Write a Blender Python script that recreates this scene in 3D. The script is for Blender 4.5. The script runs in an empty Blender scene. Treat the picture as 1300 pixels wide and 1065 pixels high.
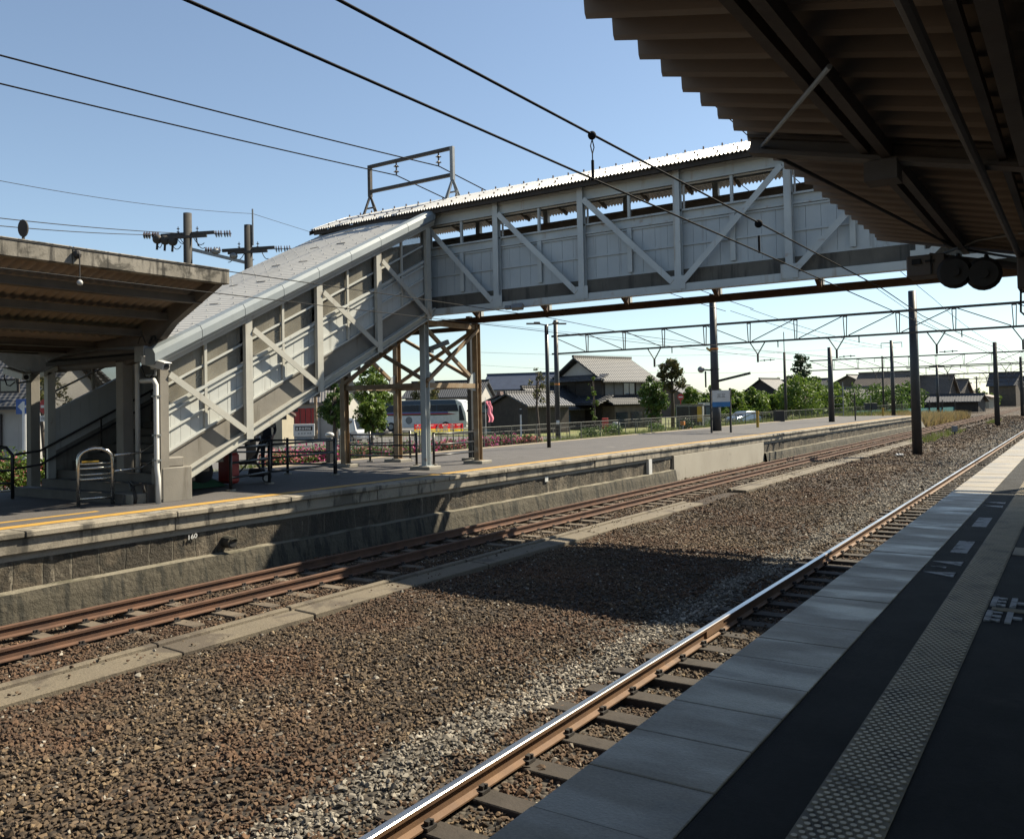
import bpy, bmesh, math, random
import numpy as np
from mathutils import Vector, Matrix
random.seed(7); RNG = np.random.default_rng(11)
SC = bpy.context.scene; COL = SC.collection
PI = math.pi

# ---------------------------------------------------------------- camera (measured from vanishing points)
AX = Vector((0.83250914, -0.03180533, -0.55309759))
AY = Vector((0.5536136, 0.00993752, 0.83271438))
AZ = Vector((-0.02098834, -0.99944468, 0.02588094))
RIGHT = Vector((AX[0], AY[0], AZ[0])); DOWN = Vector((AX[1], AY[1], AZ[1])); FWD = Vector((AX[2], AY[2], AZ[2]))
EYE = Vector((0, 0, 1.6)); FPX = 1089.0
def ray(px, py):
    return RIGHT*(px-650)+DOWN*(py-487.5)+FWD*FPX
def at(px, py, x=None, y=None, z=None, d=None):
    """the place seen at a pixel of the survey photo, on a plane or at a depth"""
    r = ray(px, py)
    if x is not None: t = x/r.x
    elif y is not None: t = y/r.y
    elif z is not None: t = (z-1.6)/r.z
    else: t = d/FPX
    return EYE + r*t

# ---------------------------------------------------------------- mesh builder
class MB:
    def __init__(s): s.v = []; s.f = []; s.m = []
    def add(s, vs, fs, mi=0):
        o = len(s.v); s.v += [tuple(v) for v in vs]; s.f += [tuple(i+o for i in f) for f in fs]; s.m += [mi]*len(fs); return s
    def box(s, x0, x1, y0, y1, z0, z1, mi=0):
        return s.add([(x0,y0,z0),(x1,y0,z0),(x1,y1,z0),(x0,y1,z0),(x0,y0,z1),(x1,y0,z1),(x1,y1,z1),(x0,y1,z1)],
                     [(0,3,2,1),(4,5,6,7),(0,1,5,4),(1,2,6,5),(2,3,7,6),(3,0,4,7)], mi)
    def obox(s, c, ux, uy, uz, mi=0):
        """box from centre and three half-extent vectors"""
        c, ux, uy, uz = map(Vector, (c, ux, uy, uz)); vs = []
        for k in (-1, 1):
            for (i, j) in ((-1,-1),(1,-1),(1,1),(-1,1)): vs.append(c+ux*i+uy*j+uz*k)
        return s.add(vs, [(0,3,2,1),(4,5,6,7),(0,1,5,4),(1,2,6,5),(2,3,7,6),(3,0,4,7)], mi)
    def bar(s, p, q, w, h, up=(0,0,1), mi=0):
        p, q = Vector(p), Vector(q); d = (q-p); L = d.length; d = d/L
        up = Vector(up)
        if abs(d.dot(up)) > .98: up = Vector((0,1,0))
        a = d.cross(up).normalized(); b = a.cross(d).normalized()
        return s.obox((p+q)/2, a*(w/2), d*(L/2), b*(h/2), mi)
    def tube(s, pts, r, n=8, mi=0, cap=True, closed=False):
        pts = [Vector(p) for p in pts]; N = len(pts); rings = []
        rs = r if isinstance(r, (list, tuple)) else [r]*N
        prev = None
        for i, p in enumerate(pts):
            if closed: d = (pts[(i+1)%N]-pts[i-1]).normalized()
            else: d = (pts[min(i+1, N-1)]-pts[max(i-1, 0)]).normalized()
            if prev is None:
                u = Vector((0,0,1)) if abs(d.z) < .9 else Vector((1,0,0))
                a = d.cross(u).normalized()
            else:
                a = (prev-d*prev.dot(d)).normalized()
            prev = a; b = d.cross(a)
            rings.append([p+(a*math.cos(2*PI*k/n)+b*math.sin(2*PI*k/n))*rs[i] for k in range(n)])
        vs = [v for rg in rings for v in rg]; fs = []
        for i in range(N if closed else N-1):
            j = (i+1) % N
            for k in range(n):
                fs.append((i*n+k, i*n+(k+1)%n, j*n+(k+1)%n, j*n+k))
        if cap and not closed:
            fs.append(tuple(range(n-1, -1, -1))); fs.append(tuple((N-1)*n+k for k in range(n)))
        return s.add(vs, fs, mi)
    def prism(s, poly, axis, a0, a1, mi=0):
        """polygon in the two other axes extruded along axis 0/1/2 from a0 to a1"""
        n = len(poly); vs = []
        for a in (a0, a1):
            for (u, v) in poly:
                vs.append((a,u,v) if axis == 0 else (u,a,v) if axis == 1 else (u,v,a))
        fs = [tuple(range(n)), tuple(range(2*n-1, n-1, -1))]+[(i, i+n, (i+1)%n+n, (i+1)%n) for i in range(n)]
        return s.add(vs, fs, mi)
    def grid(s, fn, nu, nv, mi=0):
        vs = [fn(i/(nu), j/(nv)) for j in range(nv+1) for i in range(nu+1)]
        fs = [(j*(nu+1)+i, j*(nu+1)+i+1, (j+1)*(nu+1)+i+1, (j+1)*(nu+1)+i) for j in range(nv) for i in range(nu)]
        return s.add(vs, fs, mi)
    def ball(s, c, r, nu=10, nv=6, mi=0, sc=(1,1,1)):
        c = Vector(c); vs = [c+Vector((0,0,-r*sc[2]))]
        for j in range(1, nv):
            t = -PI/2+PI*j/nv
            for i in range(nu):
                a = 2*PI*i/nu; vs.append(c+Vector((r*math.cos(t)*math.cos(a)*sc[0], r*math.cos(t)*math.sin(a)*sc[1], r*math.sin(t)*sc[2])))
        vs.append(c+Vector((0,0,r*sc[2]))); fs = []
        for i in range(nu):
            fs.append((0, 1+(i+1)%nu, 1+i)); b = 1+(nv-2)*nu
            fs.append((b+i, b+(i+1)%nu, len(vs)-1))
        for j in range(nv-2):
            for i in range(nu):
                a = 1+j*nu; fs.append((a+i, a+(i+1)%nu, a+nu+(i+1)%nu, a+nu+i))
        return s.add(vs, fs, mi)
    def build(s, name, mat, parent=None, smooth=False, origin=None, bevel=0):
        org = Vector(origin) if origin is not None else ROOT.get(parent.name, Vector()) if parent is not None else Vector()
        me = bpy.data.meshes.new(name)
        me.from_pydata([(v[0]-org.x, v[1]-org.y, v[2]-org.z) for v in s.v], [], s.f)
        for m in (mat if isinstance(mat, (list, tuple)) else [mat]): me.materials.append(m)
        if isinstance(mat, (list, tuple)): me.polygons.foreach_set('material_index', s.m)
        if smooth: me.polygons.foreach_set('use_smooth', [True]*len(s.f))
        bm = bmesh.new(); bm.from_mesh(me); bmesh.ops.recalc_face_normals(bm, faces=bm.faces); bm.to_mesh(me); bm.free()
        me.update()
        o = bpy.data.objects.new(name, me); COL.objects.link(o)
        if parent is not None: o.parent = parent
        else: o.location = org
        ROOT[o.name] = org
        if bevel:
            b = o.modifiers.new('bevel', 'BEVEL'); b.width = bevel; b.segments = 1; b.limit_method = 'ANGLE'
        return o
ROOT = {}
def tag(o, label=None, cat=None, group=None, kind=None):
    if label: o['label'] = label
    if cat: o['category'] = cat
    if group: o['group'] = group
    if kind: o['kind'] = kind
    return o
def thing(name, label, cat, loc, group=None):
    loc = Vector(tuple(loc)+(0,)*(3-len(loc)))
    o = bpy.data.objects.new(name, None); COL.objects.link(o); o.location = loc; o.empty_display_size = .2
    ROOT[o.name] = Vector(loc)
    return tag(o, label, cat, group)
def raw_mesh(name, V, Fa, mat, smooth=False, loops=None):
    """numpy mesh: V (n,3), Fa (m,k) faces of equal size"""
    me = bpy.data.meshes.new(name); n, k = Fa.shape
    me.vertices.add(len(V)); me.vertices.foreach_set('co', np.ascontiguousarray(V, np.float32).ravel())
    me.loops.add(n*k); me.loops.foreach_set('vertex_index', np.ascontiguousarray(Fa, np.int32).ravel())
    me.polygons.add(n); me.polygons.foreach_set('loop_start', np.arange(0, n*k, k, dtype=np.int32))
    me.polygons.foreach_set('use_smooth', np.full(n, smooth))
    me.update(calc_edges=True); me.validate()
    me.materials.append(mat)
    return me
def text_mb(txt, size, place, depth=.004, bold=0.0):
    """letters turned into mesh: place(u, v, w) maps letter plane to the world"""
    cu = bpy.data.curves.new('lettering', 'FONT'); cu.body = txt; cu.size = size; cu.extrude = depth/2; cu.offset = bold
    cu.align_x = 'CENTER'; cu.align_y = 'CENTER'
    o = bpy.data.objects.new('lettering', cu); COL.objects.link(o)
    dg = bpy.context.evaluated_depsgraph_get(); me = o.evaluated_get(dg).to_mesh()
    mb = MB(); mb.add([place(v.co.x, v.co.y, v.co.z) for v in me.vertices], [tuple(p.vertices) for p in me.polygons])
    o.evaluated_get(dg).to_mesh_clear(); bpy.data.objects.remove(o); bpy.data.curves.remove(cu)
    return mb

# ---------------------------------------------------------------- materials
def _nt(name):
    m = bpy.data.materials.new(name); m.use_nodes = True; nt = m.node_tree; nt.nodes.clear()
    out = nt.nodes.new('ShaderNodeOutputMaterial'); b = nt.nodes.new('ShaderNodeBsdfPrincipled')
    nt.links.new(b.outputs[0], out.inputs[0]); return m, nt, b
def rgb(c): return (c[0], c[1], c[2], 1) if not isinstance(c, (int, float)) else (c, c, c, 1)
class NB:
    """small node helper"""
    def __init__(s, nt): s.nt = nt; s.pos = None
    def n(s, t, **kw):
        o = s.nt.nodes.new(t)
        for k, v in kw.items(): setattr(o, k, v)
        return o
    def l(s, a, b): s.nt.links.new(a, b)
    def P(s):
        if s.pos is None: s.pos = s.n('ShaderNodeNewGeometry').outputs['Position']
        return s.pos
    def scaled(s, sc, vec=None):
        m = s.n('ShaderNodeMapping'); m.inputs['Scale'].default_value = sc; s.l(vec or s.P(), m.inputs['Vector']); return m.outputs[0]
    def noise(s, scale, detail=4, rough=.55, vec=None, dist=0):
        o = s.n('ShaderNodeTexNoise'); o.inputs['Scale'].default_value = scale; o.inputs['Detail'].default_value = detail
        o.inputs['Roughness'].default_value = rough; o.inputs['Distortion'].default_value = dist
        s.l(vec or s.P(), o.inputs['Vector']); return o.outputs['Fac']
    def vor(s, scale, vec=None, feature='F1', out='Distance'):
        o = s.n('ShaderNodeTexVoronoi', feature=feature); o.inputs['Scale'].default_value = scale; s.l(vec or s.P(), o.inputs['Vector']); return o.outputs[out]
    def ramp(s, fac, stops):
        o = s.n('ShaderNodeValToRGB'); cr = o.color_ramp
        while len(cr.elements) > 1: cr.elements.remove(cr.elements[-1])
        for i, (p, c) in enumerate(stops):
            e = cr.elements[0] if i == 0 else cr.elements.new(p); e.position = p; e.color = rgb(c)
        s.l(fac, o.inputs[0]); return o.outputs[0]
    def mix(s, f, a, b, mode='MIX'):
        o = s.n('ShaderNodeMix', data_type='RGBA', blend_type=mode)
        for sock, v in ((o.inputs['Factor'], f), (o.inputs[6], a), (o.inputs[7], b)):
            if hasattr(v, 'links'): s.l(v, sock)
            elif sock.name == 'Factor': sock.default_value = v
            else: sock.default_value = rgb(v)
        return o.outputs[2]
    def math(s, op, a, b=None, clamp=False):
        o = s.n('ShaderNodeMath', operation=op, use_clamp=clamp)
        for i, v in enumerate((a, b)):
            if v is None: continue
            if hasattr(v, 'links'): s.l(v, o.inputs[i])
            else: o.inputs[i].default_value = v
        return o.outputs[0]
    def sep(s, vec=None):
        o = s.n('ShaderNodeSeparateXYZ'); s.l(vec or s.P(), o.inputs[0]); return o.outputs
    def smooth(s, v, a, b):
        o = s.n('ShaderNodeMapRange', interpolation_type='SMOOTHSTEP'); o.inputs[1].default_value = a; o.inputs[2].default_value = b
        s.l(v, o.inputs[0]); return o.outputs[0]
    def bump(s, h, dist, strength=1.0):
        o = s.n('ShaderNodeBump'); o.inputs['Distance'].default_value = dist; o.inputs['Strength'].default_value = strength
        s.l(h, o.inputs['Height']); return o.outputs[0]
SHADED = ('panel_paint_shade_tone', 'weathered_paint_shade_tone', 'brown_coated_roof_underside', 'old_brown_canopy_steel', 'dark_roof_lining', 'inner_boarding', 'stainless_steel', 'sign_blue')
# colour gain per finish, putting sun and shade contrast into the base colours; everything else is scaled to .74
TONE = {'panel_paint_shade_tone': 1.08, 'weathered_paint_shade_tone': 1.08, 'weathered_paint_sun_tone': .86, 'panel_paint_sun_tone': .86, 'brown_coated_roof_underside': 3.9, 'old_brown_canopy_steel': 1.7,
        'dark_roof_lining': 4.2, 'brown_boarding': .8, 'inner_boarding': 1.8, 'stained_stair_concrete': .66, 'white_paint': .86, 'coach_white': .9, 'car_white': .9, 'stainless_steel': 1, 'azalea_pink': 1, 'sign_blue': 1, 'red_paint': 1, 'dark_step_concrete': .8,
        'weathered_corrugated_metal': .66, 'grey_concrete_pole': .22, 'tan_trough_concrete': .44, 'brown_rust_steel': .42, 'dark_platform_asphalt': .5, 'stained_deck_concrete': .5, 'black_cloth': 1.6, 'wire_black': 1, 'mossy_footing': .46, 'sun_toned_ledge': .55,
        'worn_sun_toned_dome': .95, 'grey_coated_roof_sheet': .95, 'dusty_timber_sleeper': .6, 'old_timber_sleeper': .32, 'blue_sheet_roof': .8, 'verge_grass': 1, 'galvanised_steel': .7, 'mossy_concrete_fascia': .9}
def pm(name, c1, c2=None, scale=3.0, rough=.7, metal=0.0, bump=0.0, bscale=60, stain=None, streak=None, fine=0.0, spec=None, trans=0, alpha=None):
    """procedural surface: two-tone noise, optional blotchy stain (colour, scale, threshold, amount) and vertical streaks"""
    m, nt, b = _nt(name); q = NB(nt); c2 = c2 or tuple(x*.8 for x in c1)
    g_ = TONE.get(name, .74)*(1 if name in SHADED else .85); sc_ = lambda c: tuple(x*g_ for x in c)
    c1, c2 = sc_(c1), sc_(c2)
    if stain: stain = (sc_(stain[0]),)+tuple(stain[1:])
    if streak: streak = (sc_(streak[0]),)+tuple(streak[1:])
    col = q.mix(q.ramp(q.noise(scale, 6, .6), [(.35, 0), (.65, 1)]), c1, c2)
    if fine: col = q.mix(fine, col, q.ramp(q.noise(scale*25, 3, .7), [(.3, tuple(x*.55 for x in c1)), (.7, tuple(min(1, x*1.35) for x in c1))]))
    if stain:
        f = q.math('MULTIPLY', q.smooth(q.noise(stain[1], 7, .65, dist=.4), stain[2], stain[2]+.12), stain[3])
        col = q.mix(f, col, stain[0])
    if streak:
        f = q.math('MULTIPLY', q.smooth(q.noise(streak[1], 5, .6, vec=q.scaled((1, 1, streak[4] if len(streak) > 4 else .08))), streak[2], streak[2]+.14), streak[3])
        col = q.mix(f, col, streak[0])
    q.l(col, b.inputs['Base Color']); b.inputs['Metallic'].default_value = metal
    rr = q.n('ShaderNodeMapRange'); rr.inputs[3].default_value = max(0, rough-.12); rr.inputs[4].default_value = min(1, rough+.12)
    q.l(q.noise(scale*3, 4), rr.inputs[0]); q.l(rr.outputs[0], b.inputs['Roughness'])
    if spec is not None: b.inputs['Specular IOR Level'].default_value = spec
    if bump: q.l(q.bump(q.noise(bscale, 5, .65), bump), b.inputs['Normal'])
    if trans: b.inputs['Transmission Weight'].default_value = trans
    if alpha is not None: b.inputs['Alpha'].default_value = alpha
    return m
M = {}
M['paint'] = pm('weathered_paint_shade_tone', (.40,.43,.43), (.33,.36,.37), 1.2, .55, bump=.001, bscale=40, stain=((.20,.12,.07), 2.4, .60, .7), streak=((.24,.19,.14), 5, .56, .6))  # span steel darker and bluer: shade put into the paint colour
M['stair_paint'] = pm('weathered_paint_sun_tone', (.58,.57,.51), (.48,.48,.44), 1.2, .55, bump=.001, bscale=40, stain=((.22,.14,.08), 2.6, .60, .7), streak=((.30,.25,.19), 5, .58, .5))  # stair copy of the span paint, lighter with sunlight in the colour
M['span_panel'] = pm('panel_paint_shade_tone', (.37,.405,.42), (.31,.345,.365), .9, .6, bump=.001, bscale=30, stain=((.22,.22,.21), 1.6, .62, .5), streak=((.19,.19,.185), 7, .56, .5, .05))  # span panels carry their shade in the colour
M['panel'] = pm('panel_paint_sun_tone', (.62,.64,.61), (.54,.56,.54), .9, .6, bump=.001, bscale=30, stain=((.30,.27,.22), 1.6, .62, .5), streak=((.26,.24,.20), 7, .56, .45, .05))  # sunlit copy of the span panel paint, brighter by colour
M['rust_paint'] = pm('rusting_cream_paint', (.42,.33,.22), (.30,.19,.10), 3, .75, bump=.002, bscale=50, stain=((.55,.52,.46), 1.4, .55, .8), streak=((.16,.08,.04), 6, .56, .6, .15))
M['rust_brown'] = pm('brown_rust_steel', (.16,.085,.045), (.25,.14,.08), 2.5, .8, bump=.002, bscale=60, stain=((.07,.045,.03), 3, .55, .7))
M['deck'] = pm('stained_deck_concrete', (.26,.24,.20), (.18,.165,.14), 1.5, .85, bump=.003, bscale=40, streak=((.07,.065,.06), 4, .52, .75, .12))
M['stair_deck'] = pm('stained_stair_concrete', (.37,.345,.30), (.28,.26,.225), 1.2, .85, bump=.003, bscale=40, streak=((.15,.13,.10), 4, .55, .6, .12))
M['zinc'] = pm('weathered_corrugated_metal', (.82,.82,.80), (.72,.72,.70), 1.4, .4, .1, stain=((.34,.24,.15), 2.0, .66, .6))
M['lining'] = pm('dark_roof_lining', (.085,.09,.095), (.06,.063,.067), 1.2, .8, stain=((.14,.09,.06), 2, .6, .6))
M['stair_roof'] = pm('grey_coated_roof_sheet', (.43,.43,.42), (.37,.37,.365), .8, .85, 0, stain=((.30,.30,.29), 1.5, .58, .5), spec=.25)
M['cap'] = pm('blue_grey_flashing', (.36,.41,.44), (.30,.35,.38), .9, .5, .1, streak=((.22,.24,.25), 4, .58, .5))
M['dark_steel'] = pm('dark_weathered_steel', (.055,.050,.047), (.035,.03,.028), 3, .65, .2, bump=.001, bscale=60, stain=((.10,.06,.035), 3, .6, .6))
M['black_paint'] = pm('black_rail_paint', (.018,.018,.02), (.028,.028,.03), 4, .38)
M['gantry'] = pm('gantry_steel', (.085,.075,.068), (.055,.05,.046), 2, .65, .3, stain=((.13,.075,.04), 2, .6, .6))
M['pole_dark'] = pm('dark_coated_pole', (.045,.048,.052), (.03,.032,.036), 1.5, .5, stain=((.09,.085,.08), 3, .6, .5))
M['pole_conc'] = pm('grey_concrete_pole', (.20,.19,.175), (.15,.14,.13), 2, .85, bump=.002)
M['wire'] = pm('wire_black', (.012,.012,.014), rough=.85, spec=.1)
M['wire_grey'] = pm('wire_grey', (.07,.07,.07), rough=.85, spec=.15)
M['insul'] = pm('porcelain_brown', (.07,.05,.045), rough=.25)
M['insul_w'] = pm('porcelain_white', (.7,.7,.68), rough=.25)
M['canopy_under'] = pm('brown_coated_roof_underside', (.070,.055,.043), (.055,.044,.035), .7, .85, bump=.001, streak=((.08,.06,.045), 3, .6, .5, 1))
M['canopy_steel'] = pm('old_brown_canopy_steel', (.075,.062,.052), (.05,.042,.036), 2, .7, .1, bump=.002, stain=((.12,.07,.045), 2.5, .62, .5))
M['fascia'] = pm('mossy_concrete_fascia', (.36,.33,.28), (.23,.21,.175), 2.2, .9, bump=.004, bscale=35, stain=((.05,.046,.037), 2.4, .49, .85), streak=((.03,.028,.024), 8, .50, .85, .12))
M['coping'] = pm('worn_coping_concrete', (.42,.37,.29), (.30,.265,.21), 1.9, .88, bump=.004, bscale=50, stain=((.11,.098,.078), 1.1, .50, .8), streak=((.07,.063,.052), 5, .52, .85, .25), fine=.4)
M['concrete'] = pm('plain_concrete', (.40,.37,.31), (.31,.285,.24), 1.4, .88, bump=.003, bscale=60, stain=((.18,.16,.13), 2.2, .56, .6), fine=.25)
M['trough'] = pm('tan_trough_concrete', (.35,.29,.205), (.25,.21,.15), 1.7, .9, bump=.008, bscale=40, stain=((.13,.10,.075), 1.3, .52, .75), streak=((.42,.35,.25), 3, .6, .5, 1), fine=.5)
M['infill'] = pm('pale_infill_concrete', (.50,.46,.38), (.44,.40,.33), .8, .88, bump=.002, stain=((.24,.21,.17), .9, .6, .6), streak=((.14,.12,.09), 3, .6, .7, .15))
M['steps'] = pm('dark_step_concrete', (.16,.15,.135), (.11,.10,.09), 2, .85, bump=.002)
M['asphalt'] = pm('worn_asphalt', (.115,.105,.102), (.08,.074,.074), .7, .9, bump=.004, bscale=160, stain=((.20,.185,.165), .7, .56, .6), streak=((.06,.055,.053), 1.6, .56, .6, 1), fine=.4)
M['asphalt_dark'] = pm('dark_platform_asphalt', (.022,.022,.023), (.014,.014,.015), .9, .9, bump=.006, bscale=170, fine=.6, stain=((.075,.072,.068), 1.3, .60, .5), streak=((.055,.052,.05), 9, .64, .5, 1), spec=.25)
M['yellow'] = pm('yellow_line_paint', (.62,.36,.05), (.52,.30,.06), 4, .7, stain=((.30,.20,.08), 3, .58, .6))
M['pale_line'] = pm('worn_cream_line', (.55,.46,.33), (.46,.38,.27), 3, .8, stain=((.30,.26,.2), 2, .58, .5))
M['tactile'] = pm('dirty_tactile_tile', (.32,.265,.175), (.24,.20,.135), 3, .8, bump=.001, bscale=90, stain=((.12,.105,.085), 4, .52, .7))  # base kept dark: dirt, plus shade between domes put into the colour
M['tactile_top'] = pm('worn_sun_toned_dome', (.62,.52,.37), (.50,.42,.30), 3, .7, stain=((.22,.2,.16), 3, .55, .7))  # dome tops paler: wear, plus light put into the colour
M['white'] = pm('white_paint', (.74,.74,.72), (.64,.64,.62), 2, .5, stain=((.45,.43,.4), 3, .66, .4))
M['white_worn'] = pm('worn_white_marking', (.38,.38,.37), (.27,.27,.27), 6, .8, stain=((.05,.05,.05), 9, .50, .9))
M['steel'] = pm('stainless_steel', (.55,.54,.51), (.48,.47,.44), 3, .25, .95)
M['galv'] = pm('galvanised_steel', (.38,.39,.39), (.30,.31,.31), 5, .5, .6)
M['red'] = pm('red_paint', (.42,.03,.025), (.34,.025,.02), 2, .5)
M['orange'] = pm('orange_paint', (.72,.25,.03), rough=.5)
M['yellow_plain'] = pm('ochre_plastic', (.62,.38,.03), rough=.5)
M['blue'] = pm('sign_blue', (.02,.075,.27), rough=.45)
M['blue_band'] = pm('station_blue', (.03,.22,.55), rough=.45)
M['green_cloth'] = pm('green_cloth', (.02,.10,.045), rough=.85)
M['black_cloth'] = pm('black_cloth', (.015,.014,.016), rough=.9)
M['denim'] = pm('dark_navy_cloth', (.025,.03,.045), (.018,.02,.03), 8, .85)
M['shirt'] = pm('pale_blue_cloth', (.36,.42,.50), rough=.85)
M['skin'] = pm('skin', (.50,.30,.21), rough=.55)
M['hair'] = pm('black_hair', (.012,.010,.010), rough=.5)
M['rubber'] = pm('rubber', (.02,.02,.02), rough=.8)
M['plaster'] = pm('pale_plaster', (.56,.54,.50), (.48,.46,.43), .7, .85, streak=((.33,.31,.28), 3, .6, .4))
M['cream_wall'] = pm('cream_board_wall', (.56,.50,.37), (.48,.43,.32), 1, .8, streak=((.3,.26,.2), 5, .58, .4))
M['wood_dark'] = pm('dark_timber', (.065,.052,.043), (.04,.033,.028), 2, .8, streak=((.10,.08,.065), 4, .55, .6, .15))
M['wood_mid'] = pm('brown_boarding', (.15,.12,.09), (.10,.08,.065), 2, .8)
M['inner'] = pm('inner_boarding', (.14,.125,.11), (.10,.09,.08), 2, .8)
M['teal_wall'] = pm('pale_teal_boarding', (.30,.40,.40), (.24,.33,.33), 1, .8)
M['glass'] = pm('dark_window_glass', (.05,.06,.07), (.03,.04,.05), 1, .1, spec=.8)
M['glass_blue'] = pm('blue_window_glass', (.10,.17,.24), (.06,.10,.15), 1, .1, spec=.8)
M['blind'] = pm('pale_window_blind', (.45,.43,.38), rough=.6)
M['bus_white'] = pm('coach_white', (.72,.74,.74), rough=.25)
M['bus_window'] = pm('dark_blue_coach_window', (.018,.035,.06), (.012,.022,.04), .4, .3, spec=.25)
M['bus_blue'] = pm('coach_blue', (.04,.085,.15), rough=.4, spec=.3)
M['car_white'] = pm('car_white', (.75,.76,.76), rough=.25)
M['car_blue'] = pm('car_silver_blue', (.30,.38,.48), rough=.2, metal=.4)
M['teal_net'] = pm('teal_sheet', (.10,.34,.32), (.08,.28,.27), 1, .7)
M['pink'] = pm('azalea_pink', (.62,.06,.26), (.50,.04,.20), 6, .7)
M['salmon'] = pm('azalea_salmon', (.62,.20,.20), (.55,.14,.18), 6, .7)
M['grass'] = pm('verge_grass', (.16,.17,.045), (.10,.125,.035), 1.5, .9, bump=.03, bscale=25, stain=((.24,.19,.09), .8, .5, .6))
M['dirt'] = pm('dry_earth', (.22,.18,.13), (.16,.135,.10), .4, .95, bump=.02, bscale=12)
M['road'] = pm('forecourt_asphalt', (.15,.145,.14), (.12,.115,.11), .3, .9, fine=.3)

def leafmat(name, a, b, c):
    m, nt, bs = _nt(name); q = NB(nt)
    g = q.n('ShaderNodeNewGeometry')
    a, b, c = (tuple(x*.88 for x in k) for k in (a, b, c))
    col = q.ramp(g.outputs['Random Per Island'], [(0, a), (.5, b), (1, c)])
    col = q.mix(q.ramp(q.noise(1.1, 3), [(.38, 0), (.62, .55)]), col, tuple(x*.55 for x in a))
    q.l(col, bs.inputs['Base Color']); bs.inputs['Roughness'].default_value = .6
    bs.inputs['Subsurface Weight'].default_value = 0
    # thin leaves let some light through
    tr = q.n('ShaderNodeBsdfTranslucent'); q.l(col, tr.inputs[0]); mx = q.n('ShaderNodeMixShader'); mx.inputs[0].default_value = .35
    out = [n for n in nt.nodes if n.type == 'OUTPUT_MATERIAL'][0]
    q.l(bs.outputs[0], mx.inputs[1]); q.l(tr.outputs[0], mx.inputs[2]); q.l(mx.outputs[0], out.inputs[0])
    return m
M['leaf_fresh'] = leafmat('fresh_leaves', (.085,.155,.02), (.135,.215,.03), (.20,.26,.045))
M['leaf_mid'] = leafmat('green_leaves', (.05,.10,.018), (.08,.145,.027), (.12,.18,.035))
M['leaf_dark'] = leafmat('dark_needles', (.018,.042,.014), (.03,.06,.02), (.045,.08,.025))
M['leaf_olive'] = leafmat('olive_leaves', (.06,.07,.02), (.10,.105,.03), (.16,.13,.04))
M['leaf_dry'] = leafmat('dry_grass', (.26,.19,.09), (.34,.26,.13), (.20,.19,.07))
M['leaf_grass'] = leafmat('fresh_grass', (.10,.14,.03), (.15,.18,.045), (.20,.20,.07))
M['fence_wire'] = pm('dull_fence_steel', (.16,.17,.155), (.12,.125,.115), 4, .7, .3)
M['bark'] = pm('bark', (.10,.075,.055), (.07,.055,.04), 6, .9, bump=.01, bscale=20)

def dusty(name, c, opacity):
    m, nt, b = _nt(name); q = NB(nt); q.l(q.mix(q.ramp(q.noise(1.5, 5), [(.35, 0), (.65, 1)]), c, tuple(x*.7 for x in c)), b.inputs['Base Color']); b.inputs['Roughness'].default_value = .35
    tr = q.n('ShaderNodeBsdfTransparent'); mx = q.n('ShaderNodeMixShader'); o = [n for n in nt.nodes if n.type == 'OUTPUT_MATERIAL'][0]
    q.l(q.math('ADD', opacity-.15, q.math('MULTIPLY', q.noise(.9, 4), .3)), mx.inputs[0]); q.l(tr.outputs[0], mx.inputs[1]); q.l(b.outputs[0], mx.inputs[2]); q.l(mx.outputs[0], o.inputs[0]); return m
M['dusty_pane'] = dusty('dusty_window_pane', (.33,.31,.26), .42)
# masonry of the platform wall (coordinates along the wall and upwards)
def masonry():
    m, nt, b = _nt('dark_stone_blocks'); q = NB(nt); s = q.sep()
    cv = q.n('ShaderNodeCombineXYZ'); q.l(s[1], cv.inputs[0]); q.l(s[2], cv.inputs[1])
    br = q.n('ShaderNodeTexBrick'); br.inputs['Scale'].default_value = 1; br.inputs['Brick Width'].default_value = .42; br.inputs['Row Height'].default_value = .44
    br.inputs['Mortar Size'].default_value = .016; br.inputs['Mortar Smooth'].default_value = .6; br.inputs['Bias'].default_value = 0
    br.inputs['Color1'].default_value = rgb((.055,.046,.035)); br.inputs['Color2'].default_value = rgb((.115,.093,.068)); br.inputs['Mortar'].default_value = rgb((.13,.115,.09))
    mp = q.n('ShaderNodeMapping'); mp.inputs['Location'].default_value = (0, -.03, 0); q.l(cv.outputs[0], mp.inputs[0]); q.l(mp.outputs[0], br.inputs['Vector'])
    col = q.mix(q.math('MULTIPLY', q.smooth(q.noise(1.1, 6, .65), .52, .66), .8), br.outputs['Color'], (.20,.175,.14))
    col = q.mix(q.math('MULTIPLY', q.smooth(q.noise(4.5, 5, .6, vec=q.scaled((1,1,.12))), .5, .62), .7), col, (.03,.027,.022))
    col = q.mix(q.math('MULTIPLY', q.smooth(q.noise(7, 4, .6, vec=q.scaled((1,1,.07))), .62, .70), .75), col, (.34,.30,.245))
    col = q.mix(q.math('MULTIPLY', q.smooth(q.noise(2.6, 6, .7, dist=.8), .50, .62), .75), col, (.028,.026,.02)); col = q.mix(1.0, col, (.85,.84,.80), 'MULTIPLY'); q.l(col, b.inputs['Base Color']); b.inputs['Roughness'].default_value = .92
    h = q.math('ADD', q.math('MULTIPLY', br.outputs['Fac'], -.6), q.math('MULTIPLY', q.noise(14, 6, .7), 1.2))
    q.l(q.bump(h, .06), b.inputs['Normal']); return m
M['masonry'] = masonry()
M['footing'] = pm('mossy_footing', (.17,.145,.10), (.10,.09,.06), 2.6, .95, bump=.03, bscale=11, stain=((.30,.265,.19), 1.3, .60, .6), streak=((.04,.038,.026), 7, .46, .9, .06), fine=.5)
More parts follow.
